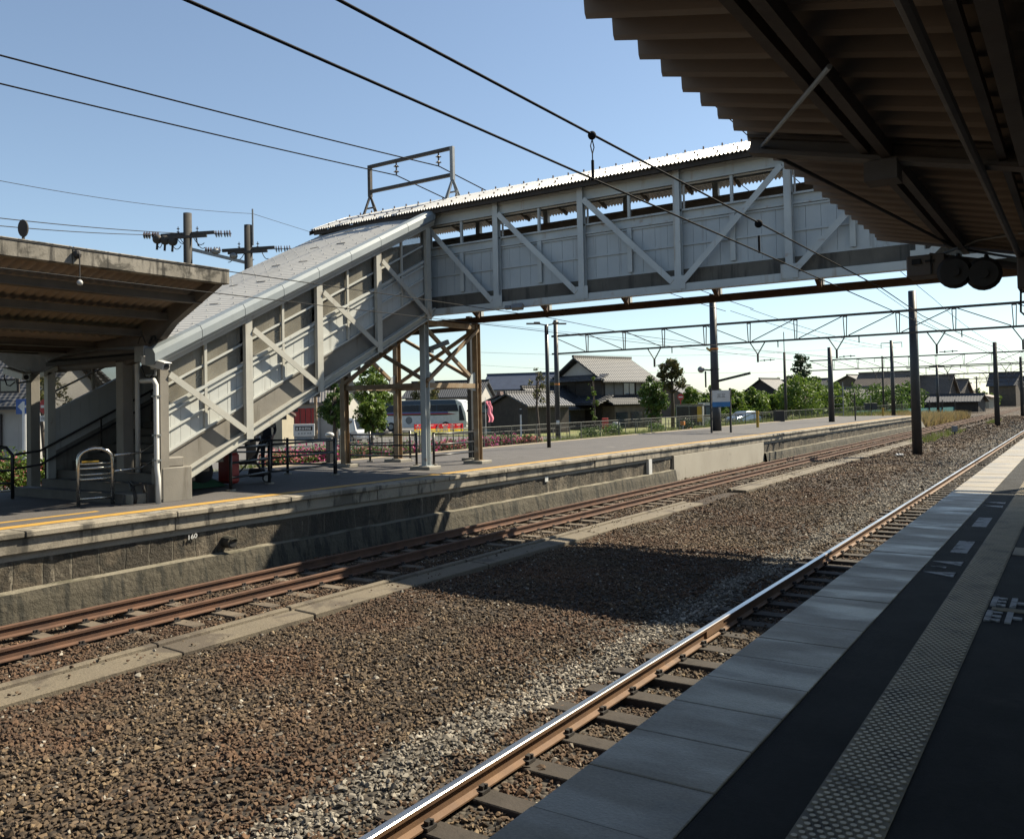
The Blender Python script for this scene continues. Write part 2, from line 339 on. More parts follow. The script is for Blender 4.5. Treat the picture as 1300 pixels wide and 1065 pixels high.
M['ledge'] = pm('sun_toned_ledge', (.36,.32,.24), (.25,.225,.165), 2.5, .95, bump=.02, bscale=20, stain=((.11,.10,.06), 1.7, .48, .85), fine=.5)  # footing top paler than its face: sunlight put into the colour

def ballast_ground():
    """bed seen between and beyond the modelled stones"""
    m, nt, b = _nt('ballast_bed'); q = NB(nt); s = q.sep()
    v = q.n('ShaderNodeTexVoronoi'); v.inputs['Scale'].default_value = 17; q.l(q.P(), v.inputs['Vector'])
    rnd = q.n('ShaderNodeSeparateColor'); q.l(v.outputs['Color'], rnd.inputs[0])
    brown = q.ramp(rnd.outputs[0], [(0, (.016,.012,.009)), (.35, (.032,.023,.016)), (.7, (.055,.039,.027)), (.9, (.085,.061,.042)), (1, (.13,.10,.075))])  # bed colours darkened to carry the shade cast among stones
    grey = q.ramp(rnd.outputs[1], [(0, (.02,.019,.017)), (.5, (.05,.047,.041)), (1, (.11,.103,.092))])
    xw = q.math('ADD', s[0], q.math('MULTIPLY', q.math('SUBTRACT', q.noise(.35, 4), .5), 2.2))
    g = q.math('MULTIPLY', q.smooth(xw, -5.9, -4.6), .7)
    col = q.mix(g, brown, grey)
    dust = q.math('MULTIPLY', q.smooth(q.noise(.22, 5, .6), .52, .63), q.smooth(s[1], 9, 15))
    col = q.mix(q.math('MULTIPLY', dust, .75), col, q.ramp(q.noise(9, 5, .7), [(.3, (.085,.065,.043)), (.7, (.16,.125,.088))]))
    col = q.mix(1.0, col, (.82,.76,.67), 'MULTIPLY'); q.l(col, b.inputs['Base Color']); b.inputs['Roughness'].default_value = .95
    q.l(q.bump(q.math('MULTIPLY', v.outputs['Distance'], -1.0), .06), b.inputs['Normal']); return m
M['bed'] = ballast_ground()
def stone_mat():
    m, nt, b = _nt('ballast_stone'); q = NB(nt); s = q.sep(); g = q.n('ShaderNodeNewGeometry'); r = g.outputs['Random Per Island']
    r2 = q.math('FRACT', q.math('MULTIPLY', r, 7.31)); r3 = q.math('FRACT', q.math('MULTIPLY', r, 53.7))
    brown = q.ramp(r, [(0, (.034,.025,.017)), (.3, (.066,.048,.031)), (.6, (.104,.074,.046)), (.85, (.155,.112,.068)), (.96, (.25,.19,.12)), (1, (.36,.30,.21))])
    rust = q.ramp(r3, [(0, (.052,.025,.014)), (.5, (.112,.052,.026)), (1, (.19,.098,.05))])
    brown = q.mix(q.math('MULTIPLY', q.smooth(q.noise(.55, 3), .42, .6), .75), brown, rust)
    grey = q.ramp(r2, [(0, (.12,.122,.12)), (.35, (.25,.252,.245)), (.75, (.38,.38,.365)), (1, (.60,.60,.58))])
    # clean grey stone lies beside the running rail
    xw = q.math('ADD', s[0], q.math('MULTIPLY', q.math('SUBTRACT', q.noise(.9, 3), .5), .9))
    fy = q.smooth(s[1], 14, 30)
    near = q.math('MULTIPLY', q.smooth(xw, -5.0, -4.62), q.math('SUBTRACT', 1.0, q.smooth(xw, -4.28, -4.08)))
    far = q.math('MULTIPLY', q.smooth(xw, -6.2, -5.0), q.math('MULTIPLY', fy, .75))
    w = q.math('MAXIMUM', near, far)
    pick = q.math('LESS_THAN', r3, q.math('MULTIPLY', w, .93))
    pick = q.math('MAXIMUM', pick, q.math('MULTIPLY', q.math('LESS_THAN', r3, .05), q.math('GREATER_THAN', r2, .5)))
    col = q.mix(pick, brown, grey)
    col = q.mix(.25, col, q.ramp(q.noise(45, 3, .6), [(.3, (.05,.038,.03)), (.7, (.20,.16,.125))]))
    dz = q.math('MULTIPLY', q.smooth(q.noise(.5, 5, .6), .50, .66), .45); col = q.mix(dz, col, (.12,.088,.06))
    col = q.mix(1.0, col, q.ramp(q.noise(.42, 4, .6), [(.32, (.52,.475,.41)), (.66, (.86,.785,.68))]), 'MULTIPLY'); q.l(col, b.inputs['Base Color']); b.inputs['Roughness'].default_value = .9
    q.l(q.bump(q.noise(120, 3), .002), b.inputs['Normal']); return m
M['stone'] = stone_mat()
def rail_top():
    m, nt, b = _nt('polished_rail_head'); q = NB(nt)
    q.l(q.mix(q.smooth(q.noise(2.5, 4, vec=q.scaled((8, .15, 1))), .5, .6), (.58,.57,.56), (.42,.39,.36)), b.inputs['Base Color'])
    b.inputs['Metallic'].default_value = 1; b.inputs['Roughness'].default_value = .3; return m
M['rail_top'] = rail_top()
M['rail_side'] = pm('brown_rail_web', (.23,.125,.06), (.15,.08,.042), 3, .75, bump=.002, bscale=70, stain=((.085,.05,.03), 2.5, .55, .6))
M['rail_rust'] = pm('orange_rusted_rail', (.17,.082,.045), (.105,.052,.031), 3, .85, bump=.002, bscale=70, stain=((.10,.05,.03), 2.0, .55, .6))
M['sleeper'] = pm('old_timber_sleeper', (.135,.105,.078), (.085,.066,.05), 3, .9, bump=.006, bscale=30, stain=((.22,.175,.13), 3, .58, .5), streak=((.05,.04,.03), 9, .55, .6, 1))
M['sleeper_dust'] = pm('dusty_timber_sleeper', (.24,.19,.135), (.16,.125,.09), 3, .9, bump=.006, bscale=30)
def tile_roof(name, c1, c2, pitch=.30):
    m, nt, b = _nt(name); q = NB(nt)
    col = q.mix(q.ramp(q.noise(.9, 5), [(.35, 0), (.65, 1)]), c1, c2)
    col = q.mix(.35, col, q.ramp(q.noise(6, 3), [(.3, tuple(x*.5 for x in c1)), (.7, tuple(x*1.4 for x in c1))]))
    q.l(col, b.inputs['Base Color']); b.inputs['Roughness'].default_value = .55
    w = q.n('ShaderNodeTexWave', bands_direction='Z'); w.inputs['Scale'].default_value = 1.9; q.l(q.P(), w.inputs['Vector'])
    w2 = q.n('ShaderNodeTexWave', bands_direction='DIAGONAL'); w2.inputs['Scale'].default_value = 1.7; q.l(q.scaled((1,1,0)), w2.inputs['Vector'])
    q.l(q.bump(q.math('ADD', w.outputs['Fac'], w2.outputs['Fac']), .04), b.inputs['Normal']); return m
M['tile'] = tile_roof('grey_clay_tiles', (.034,.036,.041), (.023,.024,.028))
M['tile_dark'] = tile_roof('dark_clay_tiles', (.05,.053,.062), (.036,.038,.046))
M['tile_brown'] = tile_roof('brown_clay_tiles', (.11,.088,.068), (.075,.06,.048))
M['tile_pale'] = tile_roof('pale_roof_tiles', (.15,.14,.135), (.11,.105,.10))
M['roof_blue'] = pm('blue_sheet_roof', (.07,.09,.14), (.055,.07,.11), 1, .5)
M['roof_mauve'] = pm('brown_sheet_roof', (.22,.15,.13), (.17,.12,.105), 1, .6)
# ================================================================= SETTING
g = MB(); g.add([(-3000,-3000,-1.6),(3000,-3000,-1.6),(3000,3000,-1.6),(-3000,3000,-1.6)], [(0,1,2,3)])
tag(g.build('ground', M['dirt']), kind='structure')
g = MB(); g.box(-420, -19.5, -60, 900, -1.59, -.95); tag(g.build('forecourt', M['road']), kind='structure')
g = MB(); g.box(-23.6, -19.52, -30, 130, -.94, -.35); tag(g.build('verge', M['grass']), kind='structure')
g = MB(); g.box(-60, -24.5, 60, 900, -.94, -.90); tag(g.build('field', M['grass']), kind='structure')
# ballast bed with a gentle undulation
def bedz(x, y):
    z = -1.235
    z += .05*math.exp(-((x+6.9)/1.3)**2)*(.6+.4*math.sin(y*.21+1))
    z += .035*math.exp(-((x+4.25)/.28)**2)
    z += .018*math.sin(x*2.3+y*.9)+.018*math.sin(y*1.7-x*1.1)
    return z
g = MB(); g.grid(lambda u, v: (-12.9+u*11.2, -6+v*86, bedz(-12.9+u*11.2, -6+v*86)), 45, 300)
g.add([(-30,80,-1.25),(8,80,-1.25),(8,700,-1.25),(-30,700,-1.25)], [(0,1,2,3)])
tag(g.build('ballast_bed', M['bed'], smooth=True), kind='structure')

# loose stones: convex lumps scattered over the bed
def rock_templates(n=9, pts=11):
    out = []
    for k in range(n):
        bm = bmesh.new()
        for i in range(pts):
            v = Vector((random.gauss(0,1), random.gauss(0,1), random.gauss(0,1))).normalized()
            bm.verts.new((v.x*random.uniform(.8,1.15), v.y*random.uniform(.6,.95), v.z*random.uniform(.5,.8)))
        r = bmesh.ops.convex_hull(bm, input=bm.verts)
        bmesh.ops.delete(bm, geom=[v for v in bm.verts if not v.link_faces], context='VERTS')
        bmesh.ops.triangulate(bm, faces=bm.faces); bm.verts.index_update()
        out.append((np.array([v.co[:] for v in bm.verts]), np.array([[v.index for v in f.verts] for f in bm.faces]))); bm.free()
    return out
TPL = rock_templates()
def scatter(zones):
    Vs, Fs, off = [], [], 0
    for (x0, x1, y0, y1, dens, smin, smax, excl) in zones:
        n = int((x1-x0)*(y1-y0)*dens)
        X = RNG.uniform(x0, x1, n); Y = RNG.uniform(y0, y1, n)
        keep = np.ones(n, bool)
        for (a, b) in excl: keep &= ~((X > a) & (X < b))
        X, Y = X[keep], Y[keep]; n = len(X)
        S = RNG.uniform(smin, smax, n)*np.where(RNG.uniform(size=n) < .06, 1.5, 1)*.5
        Z = -1.235+.035*np.exp(-((X+4.25)/.28)**2)+.05*np.exp(-((X+6.9)/1.3)**2)*(.6+.4*np.sin(Y*.21+1))+.018*np.sin(X*2.3+Y*.9)+.018*np.sin(Y*1.7-X*1.1)
        Z += S*RNG.uniform(.05, .75, n)+np.where((X > -9.34) & (X < -8.80), .075, 0)
        T = RNG.integers(0, len(TPL), n)
        ang = RNG.uniform(0, 2*np.pi, (n, 3)); ang[:, :2] *= .12
        cz, sz = np.cos(ang[:,2]), np.sin(ang[:,2]); cx, sx = np.cos(ang[:,0]), np.sin(ang[:,0])
        for t, (tv, tf) in enumerate(TPL):
            ix = np.where(T == t)[0]
            if not len(ix): continue
            p = tv[None]*S[ix, None, None]
            y2 = p[...,1]*cx[ix,None]-p[...,2]*sx[ix,None]; z2 = p[...,1]*sx[ix,None]+p[...,2]*cx[ix,None]
            x3 = p[...,0]*cz[ix,None]-y2*sz[ix,None]; y3 = p[...,0]*sz[ix,None]+y2*cz[ix,None]
            v = np.stack([x3+X[ix,None], y3+Y[ix,None], z2+Z[ix,None]], -1).reshape(-1, 3)
            f = (tf[None]+(np.arange(len(ix))*len(tv))[:,None,None]).reshape(-1, 3)+off
            Vs.append(v); Fs.append(f); off += len(v)
    return np.concatenate(Vs), np.concatenate(Fs)
RAILS = [(-3.85,-3.68), (-2.78,-2.6), (-10.42,-10.24), (-11.5,-11.3), (-9.34,-8.80)]
V, Fc = scatter([(-10.2,-3.4, 2.2,9.5, 950,.026,.058, RAILS), (-3.4,-1.95, 2.2,12, 600,.028,.058, RAILS), (-12.5,-10.2, 4.0,11, 600,.028,.058, RAILS),
                 (-12.4,-3.0, 9.5,17, 480,.03,.062, RAILS), (-12.4,-3.0, 17,28, 230,.038,.075, RAILS), (-12.4,-3.0, 28,48, 70,.055,.10, RAILS), (-12.4,-3.0, 48,80, 24,.08,.13, RAILS), (-12.4,-3.0, 80,140, 8,.12,.2, RAILS), (-9.3,-8.8, 2,60, 16,.025,.05, [])])
o = bpy.data.objects.new('ballast_stones', raw_mesh('ballast_stones', V, Fc, M['stone'])); COL.objects.link(o)
tag(o, 'loose brown and grey track ballast stones lying between the two platforms', 'ballast', kind='stuff')

# ---------------------------------------------------------------- tracks
def rail_mesh(xc, y0, y1, ztop=-1.03):
    P = [(-.062,-.15),(.062,-.15),(.062,-.138),(.012,-.122),(.009,-.045),(.032,-.036),(.0335,-.006),(.027,0),(-.027,0),(-.0335,-.006),(-.032,-.036),(-.009,-.045),(-.012,-.122),(-.062,-.138)]
    n = len(P); segs = max(1, int((y1-y0)/25)); mb = MB()
    for k in range(segs+1):
        y = y0+(y1-y0)*k/segs
        mb.v += [(xc+a, y, ztop+b) for a, b in P]
    for k in range(segs):
        for i in range(n):
            j = (i+1) % n; mb.f.append((k*n+i, k*n+j, (k+1)*n+j, (k+1)*n+i)); mb.m.append(1 if i in (6, 7, 8) else 0)
    mb.f += [tuple(range(n)), tuple(segs*n+i for i in range(n))]; mb.m += [0, 0]
    return mb
tn = thing('railway_track', 'nearer track with one bright polished rail beside the shaded platform edge', 'railway track', (-3.2, 0, -1.2))
for xr in (-3.76, -2.69): rail_mesh(xr, -12, 420).build('rail', [M['rail_side'], M['rail_top']], tn)
tf_ = thing('railway_track', 'farther track with two orange rusted rails below the masonry wall', 'railway track', (-10.85, 0, -1.2))
for xr in (-10.33, -11.40): rail_mesh(xr, -12, 420).build('rail', [M['rail_rust'], M['rail_rust']], tf_)
def sleepers(parent, xc, y0, n, pitch, ztop, mat, half=1.05):
    rest = MB()
    for i in range(n):
        y = y0+i*pitch+random.uniform(-.03,.03); j = random.uniform(-.04,.04); a = random.uniform(-.012,.012)
        mb = MB(); mb.obox((xc+j, y, ztop-.07), (half, a*half, 0), (-a*.1, .105+random.uniform(-.01,.01), 0), (0, 0, .07))
        # a fastening plate with spikes on each side of both rails
        mb.build('sleeper', mat, parent, bevel=.008)
sleepers(tn, -3.20, 2.6, 70, .62, -1.186, M['sleeper'], .98)
sleepers(tf_, -10.86, 3.2, 60, .66, -1.205, M['sleeper_dust'])
def clips(parent, xs, y0, n, pitch, zt):
    for i in range(n):
        y = y0+i*pitch
        for xr in xs:
            for s in (-1, 1):
                mb = MB(); mb.box(xr+s*.062-.03, xr+s*.062+.03, y-.05, y+.05, zt, zt+.022)
                mb.tube([(xr+s*.075, y+.02, zt+.01), (xr+s*.075, y+.02, zt+.055)], .014, 6)
                mb.box(xr+s*.055-.02, xr+s*.055+.02, y-.02, y+.035, zt+.02, zt+.05)
                mb.build('rail_fastening', M['dark_steel'], parent)
clips(tn, (-3.76,), 2.6, 40, .62, -1.182)
clips(tf_, (-10.33,-11.40), 3.2, 24, .66, -1.205)
mb = MB()
for s in (-1, 1): mb.box(-3.76+s*.022-.012, -3.76+s*.022+.012, 9.6, 10.15, -1.14, -1.07)
mb.build('fishplate', M['rail_side'], tn)

# cable trough of jointed concrete lengths
def trough(y0, y1, label):
    t = thing('cable_trough', label, 'cable trough', (-9.07, y0, -1.2)); y = y0; k = 0
    while y < y1-.3:
        L = min(2.05, y1-y); dz = random.uniform(-.012,.012); dx = random.uniform(-.006,.006); mb = MB()
        mb.prism([(-9.37+dx,-1.3),(-8.77+dx,-1.3),(-8.77+dx,-1.165+dz),(-9.19+dx,-1.15+dz),(-9.20+dx,-1.19+dz),(-9.25+dx,-1.19+dz),(-9.26+dx,-1.13+dz),(-9.37+dx,-1.13+dz)], 1, y+.006, y+L-.006)
        mb.build('trough_length', M['trough'], t, bevel=.012); y += L
trough(-2.0, 22.6, 'tan concrete cable trough running in front of the rusted track'); trough(26.2, 62, 'farther length of concrete cable trough beyond a dusty gap')

# ---------------------------------------------------------------- far platform
FY0, FY1 = -25.0, 85.0
mb = MB(); mb.box(-19.25, -12.74, FY0, FY1, -1.5, -.004); tag(mb.build('platform_surface', M['asphalt']), kind='structure')
mb = MB(); mb.box(-13.13, -12.86, FY0, FY1, -.1, 0.0); tag(mb.build('platform_yellow_line', M['yellow']), kind='structure')
mb = MB(); mb.box(-13.78, -13.66, -10, 8.1, -.1, 0.001); tag(mb.build('platform_second_line', M['yellow']), kind='structure')
mb = MB(); mb.box(-19.5, -19.25, FY0, FY1, -1.5, .02); tag(mb.build('platform_back_kerb', M['pale_line']), kind='structure')
for k in range(7):
    mb = MB(); y = 8.2+k*.62; mb.box(-12.60,-12.50, y, y+.34+random.uniform(0,.1), -.02, .006)
    if k < 3: tag(mb.build('platform_mark', M['white_worn']), kind='structure')
w = thing('platform_wall', 'stained masonry wall with concrete coping along the far platform', 'retaining wall', (-12.5, 0, -1.2))
y = FY0
while y < FY1-.1:                                     # coping slabs, each a little out of line
    L = min(2.4, FY1-y); dx = random.uniform(-.012,.012)
    mb = MB(); mb.box(-12.74, -12.28+dx, y+.004, y+L-.004, -.085, .004); mb.build('coping_slab', M['coping'], w, bevel=.014); y += L
y = FY0
while y < FY1-.1:
    L = min(4.8, FY1-y); mb = MB(); mb.box(-12.74, -12.33+random.uniform(-.01,.01), y+.004, y+L-.004, -.30, -.087); mb.build('coping_beam', M['coping'], w, bevel=.01); y += L
mb = MB(); mb.box(-12.74, -12.405, FY0, FY1, -.40, -.302); mb.build('wall_course', M['concrete'], w)
def wallface(u, v):
    yy = FY0+(FY1-FY0)*u; z = -.402-.62*v; return (-12.415-.01*v+.012*math.sin(yy*7.1+v*9)+.012*math.sin(yy*3.3+5*v), yy, z)
mb = MB(); mb.grid(wallface, 500, 5); mb.box(-12.74, -12.5, FY0, FY1, -1.3, -.41); mb.build('block_masonry', M['masonry'], w, smooth=True)
def footing(y0, y1, step=.62):
    mb = MB(); lg = MB(); n = int((y1-y0)/step); ys_ = [y0+(y1-y0)*i/n for i in range(n+1)]; pr = []
    for i in range(n+1):
        a = random.uniform(-.018,.018); b = random.uniform(-.012,.012)
        pr.append([(-12.50, -.79+b), (-12.26+a, -.815+b), (-12.225+a*1.2, -.95), (-12.20+a, -1.12), (-12.15+a*2, -1.36)])
    for i in range(n+1): mb.v += [(x, ys_[i], z) for x, z in pr[i]]
    for i in range(n):
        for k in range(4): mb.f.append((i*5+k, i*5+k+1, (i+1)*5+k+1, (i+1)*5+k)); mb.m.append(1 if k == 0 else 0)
    return mb
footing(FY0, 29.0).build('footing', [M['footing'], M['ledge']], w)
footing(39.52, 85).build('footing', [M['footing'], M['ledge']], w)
mb = MB(); mb.box(-12.74, -12.335, 29.3, 39.5, -1.34, -.31); mb.box(-12.74,-12.325,29.0,29.3,-1.34,-.31); ob = mb.build('concrete_infill', M['infill'], w, bevel=.01); ob['label'] = 'pale plain concrete section of wall'
mb = MB(); mb.prism([(-12.28,-1.4),(-12.28,0.004),(-19.25,0.004),(-19.25,-1.4)], 1, 85.004, 85.3); mb.build('end_wall', M['concrete'], w)
mb = MB(); mb.prism([(85.31,-1.4),(85.31,-.1),(89.5,-1.4)], 0, -13.1, -12.4); mb.build('end_ramp', M['concrete'], w)
mb = MB(); a = 16
for (r0, r1, x0, x1) in ((.105,.105,-12.5,-12.20),(.08,.08,-12.21,-12.196)): mb.tube([(x0,9.62,-.62),(x1,9.62,-.63)], r0, a)
ob = mb.build('drain_pipe', M['footing'], w); mb = MB(); mb.tube([(-12.20,9.62,-.63),(-12.192,9.62,-.63)], .078, 16); mb.build('pipe_mouth', M['rubber'], ob)
tx = text_mb('160', .13, lambda u, v, w_: (-12.382+w_, 8.95+u, -.455+v*.8+u*.1), .006, .002); tx.build('painted_number', M['white'], w)
mb = MB(); mb.box(-12.40,-12.30, 26.8, 27.05, -.95, -.30); mb.build('marker_board', M['white'], w)
for (yy, hh) in ((20.2,.1),):
    mb = MB(); mb.box(-12.41,-12.385, yy, yy+.16, -.40-hh, -.36); mb.build('small_plate', M['white'], w)

# ---------------------------------------------------------------- near platform
mb = MB(); mb.box(-1.80, 14, -12, 140, -1.6, -.02); tag(mb.build('near_platform_body', M['concrete']), kind='structure')
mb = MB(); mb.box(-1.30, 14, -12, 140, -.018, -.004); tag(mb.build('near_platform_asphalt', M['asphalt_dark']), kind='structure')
def slabmat():
    m, nt, b = _nt('platform_edge_slab'); q = NB(nt)
    g_ = q.n('ShaderNodeNewGeometry'); r = g_.outputs['Random Per Island']
    col = q.mix(q.ramp(q.noise(1.3, 6), [(.35, 0), (.65, 1)]), (.225,.185,.13), (.165,.138,.098))
    col = q.mix(q.math('MULTIPLY', r, .35), col, (.14,.128,.108))
    col = q.mix(q.math('MULTIPLY', q.smooth(q.noise(2.2, 7, .65, vec=q.scaled((.5,1.4,1)), dist=.6), .56, .66), .5), col, (.11,.10,.088))
    col = q.mix(.3, col, q.ramp(q.noise(60, 4, .7), [(.3, (.10,.09,.07)), (.7, (.32,.285,.23))]))
    q.l(col, b.inputs['Base Color'])
    rr = q.ramp(q.noise(1.7, 5, .6, vec=q.scaled((.5,1.6,1))), [(.45, .62), (.62, .34)]); q.l(rr, b.inputs['Roughness'])
    q.l(q.bump(q.noise(70, 5, .6), .003), b.inputs['Normal']); return m
M['slab'] = slabmat()
mb = MB(); y = -11.9
while y < 139:
    L = .478; d = random.uniform(-.003,.003); mb.box(-1.885+random.uniform(-.004,.004), -1.305, y, y+L-.006, -.16, .004+d); y += L
ob = mb.build('near_platform_edge_slabs', M['slab'], bevel=.004); tag(ob, kind='structure')
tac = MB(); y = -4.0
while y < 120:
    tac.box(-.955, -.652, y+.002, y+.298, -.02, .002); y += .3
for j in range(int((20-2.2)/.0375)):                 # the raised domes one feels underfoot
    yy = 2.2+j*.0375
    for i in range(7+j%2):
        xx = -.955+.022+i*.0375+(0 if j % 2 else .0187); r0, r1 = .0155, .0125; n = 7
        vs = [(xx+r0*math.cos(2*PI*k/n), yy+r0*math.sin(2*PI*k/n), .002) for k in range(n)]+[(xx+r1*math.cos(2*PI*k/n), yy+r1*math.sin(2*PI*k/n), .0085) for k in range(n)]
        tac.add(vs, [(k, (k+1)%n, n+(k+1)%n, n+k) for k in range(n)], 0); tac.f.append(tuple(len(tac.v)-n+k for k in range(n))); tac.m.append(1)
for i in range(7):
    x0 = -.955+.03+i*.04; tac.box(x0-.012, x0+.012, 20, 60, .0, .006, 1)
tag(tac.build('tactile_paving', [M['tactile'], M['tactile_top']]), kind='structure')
# boarding marks
mk = MB()
for (y0, y1) in ((9.9,10.72),(11.98,12.9)): mk.box(-1.19,-1.035, y0, y1, -.01, .0015)
for (yc) in (8.68, 9.28, 14.3, 14.8):
    mk.prism([(-1.27, yc+.02), (-1.01, yc-.13), (-1.01, yc+.09)], 2, -.01, .0015)
mk.prism([(-1.25, 9.02), (-1.12, 8.96), (-1.12, 9.03)], 2, -.01, .0015)
tag(mk.build('boarding_marks', M['white_worn']), kind='structure')
mk = MB()                                            # white directional guide tiles with raised bars
for y0 in (6.98, 7.50):
    for i in range(4):
        x0 = -.645+i*.13
        mk.box(x0+.005, x0+.045, y0, y0+.34, -.01, .008)
        for k in range(3 if i % 2 == 0 else 1): mk.box(x0+.047, x0+.105, y0+.02+k*.12+(.12 if i % 2 else 0), y0+.08+k*.12+(.12 if i % 2 else 0), -.01, .007)
tag(mk.build('guide_tiles', M['white_worn']), kind='structure')
mk = MB()
for k in range(3): mk.box(-.62, .4, 7.36+k*.035, 7.38+k*.035, -.01, .005)
mk.box(-.64,.5, 10.0, 10.5, -.01, .002)
tag(mk.build('guide_strip', M['tactile']), kind='structure')
# ================================================================= FOOTBRIDGE
def corr_sheet(mb, x0, x1, rows, amp, pitch, per=6, along='x'):
    """corrugated sheet: rows = list of (s, z); waves run across x (or y)"""
    n = int((x1-x0)/pitch*per)
    def P(i, r):
        a = x0+(x1-x0)*i/n; dz = amp*math.sin(2*PI*a/pitch); s, z = rows[r]
        return (a, s, z+dz) if along == 'x' else (s, a, z+dz)
    R = len(rows); vs = [P(i, r) for r in range(R) for i in range(n+1)]
    fs = [(r*(n+1)+i, r*(n+1)+i+1, (r+1)*(n+1)+i+1, (r+1)*(n+1)+i) for r in range(R-1) for i in range(n)]
    return mb.add(vs, fs)
BY0, BY1 = 17.5, 19.9; XL, XR = -14.3, 3.4
fb = thing('footbridge', 'pale steel covered footbridge crossing over both tracks', 'footbridge', (-6, 18.7, 4.0))
for yy, nm in ((BY0, 0), (BY1, 1)):
    mb = MB(); x0 = XL if nm == 0 else -17.9
    mb.box(x0, XR, yy-.07, yy+.07, 4.13, 4.17); mb.box(x0, XR, yy-.02, yy+.02, 4.02, 4.13); mb.box(x0, XR, yy-.07, yy+.07, 4.0, 4.02)
    mb.box(x0, XR, yy-.075, yy-.07, 4.01, 4.165)
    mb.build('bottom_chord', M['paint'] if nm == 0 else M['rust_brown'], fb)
mb = MB(); mb.box(-17.9, XR, BY0+.10, BY1-.1, 4.40, 4.50); mb.build('deck', M['rust_brown'], fb)
mb = MB(); mb.box(XL, XR, BY0+.075, BY0+.14, 4.19, 4.498); mb.build('deck_edge', M['deck'], fb)
mb = MB(); mb.box(-17.9, XR, BY1-.16, BY1-.10, 4.30, 4.52); mb.build('deck_edge', M['deck'], fb)
xs = [-14.25+2.4*i+(.02 if i else 0) for i in range(8)]; xs = [-14.25,-11.98,-9.58,-7.2,-4.82,-2.42,0,2.4]
for x in xs:                                             # tapered floor beams between the chords
    mb = MB(); mb.prism([(BY0+.08,4.04),(BY0+.35,4.30),(BY1-.5,4.36),(BY1-.08,4.10),(BY1-.08,4.40),(BY0+.08,4.40)], 0, x-.05, x+.05)
    mb.build('floor_beam', M['rust_brown'], fb)
for i, x in enumerate(xs):
    mb = MB(); w = .075 if i else .12
    mb.box(x-w, x+w, BY0-.09, BY0-.075, 4.02, 6.74); mb.box(x-.02, x+.02, BY0-.075, BY0+.06, 4.17, 6.70); mb.box(x-w, x+w, BY0+.03, BY0+.06, 4.17, 6.74)
    if i: mb.box(x-.17, x+.17, BY0-.1, BY0-.09, 4.05, 4.34)
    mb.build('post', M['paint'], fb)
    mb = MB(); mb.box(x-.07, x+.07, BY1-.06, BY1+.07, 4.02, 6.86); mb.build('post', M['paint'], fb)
for i in range(len(xs)-1):
    a, b = (xs[i]+.1, 6.35), (xs[i+1]-.13, 4.22)
    if i >= 3: a, b = (xs[i]+.13, 4.22), (xs[i+1]-.1, 6.35)
    mb = MB(); mb.bar((a[0], BY0-.105, a[1]), (b[0], BY0-.105, b[1]), .018, .13, up=(0,0,1)); mb.bar((a[0], BY0-.075, a[1]+.02), (b[0], BY0-.075, b[1]+.02), .06, .015)
    d = mb.build('diagonal_brace', M['paint'], fb)
pn = MB(); dk = MB()
for i in range(len(xs)-1):
    x0, x1 = xs[i], xs[i+1]; n = 8
    pn2 = MB()
    for k in range(n):                                   # upright boards of the side panel
        a = x0+(x1-x0)*k/n; b = x0+(x1-x0)*(k+1)/n
        pn2.box(a+.003, b-.003, BY0+.10+random.uniform(0,.004), BY0+.13, 4.52, 5.55)
    for z in (5.03, 5.53): pn2.box(x0, x1, BY0+.07, BY0+.099, z-.022, z+.022)
    pn2.box(x0, x1, BY0+.085, BY0+.099, 4.50, 4.54)
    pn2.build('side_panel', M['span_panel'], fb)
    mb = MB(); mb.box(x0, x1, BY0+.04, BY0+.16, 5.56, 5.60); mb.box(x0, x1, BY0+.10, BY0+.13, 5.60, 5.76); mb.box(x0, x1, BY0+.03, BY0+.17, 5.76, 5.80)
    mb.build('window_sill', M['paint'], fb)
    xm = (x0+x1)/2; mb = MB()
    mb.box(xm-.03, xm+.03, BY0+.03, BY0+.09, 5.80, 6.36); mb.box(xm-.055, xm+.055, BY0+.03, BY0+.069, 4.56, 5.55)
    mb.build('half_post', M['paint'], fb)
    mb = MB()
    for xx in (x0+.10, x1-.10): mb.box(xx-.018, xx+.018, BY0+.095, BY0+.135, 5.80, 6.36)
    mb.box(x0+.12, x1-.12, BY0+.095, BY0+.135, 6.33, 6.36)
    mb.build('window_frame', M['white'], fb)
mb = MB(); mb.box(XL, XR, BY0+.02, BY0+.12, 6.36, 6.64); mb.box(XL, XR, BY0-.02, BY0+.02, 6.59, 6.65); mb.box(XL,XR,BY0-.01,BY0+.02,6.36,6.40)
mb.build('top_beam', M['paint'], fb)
mb = MB(); mb.box(-17.9, XR, BY1-.12, BY1-.04, 6.86, 6.91); mb.build('top_beam', M['paint'], fb)
# far side: dark boarding with an open strip under the eave
mb = MB(); mb.box(-17.9, XR, BY1-.13, BY1-.1, 4.52, 6.47); mb.box(-17.9, XR, BY1-.15, BY1-.06, 6.47, 6.52); mb.build('far_side_panel', M['inner'], fb)
mb = MB(); mb.box(-17.9, -17.86, BY0-.3, BY1-.1, 4.2, 6.62); mb.build('end_panel', M['span_panel'], fb)
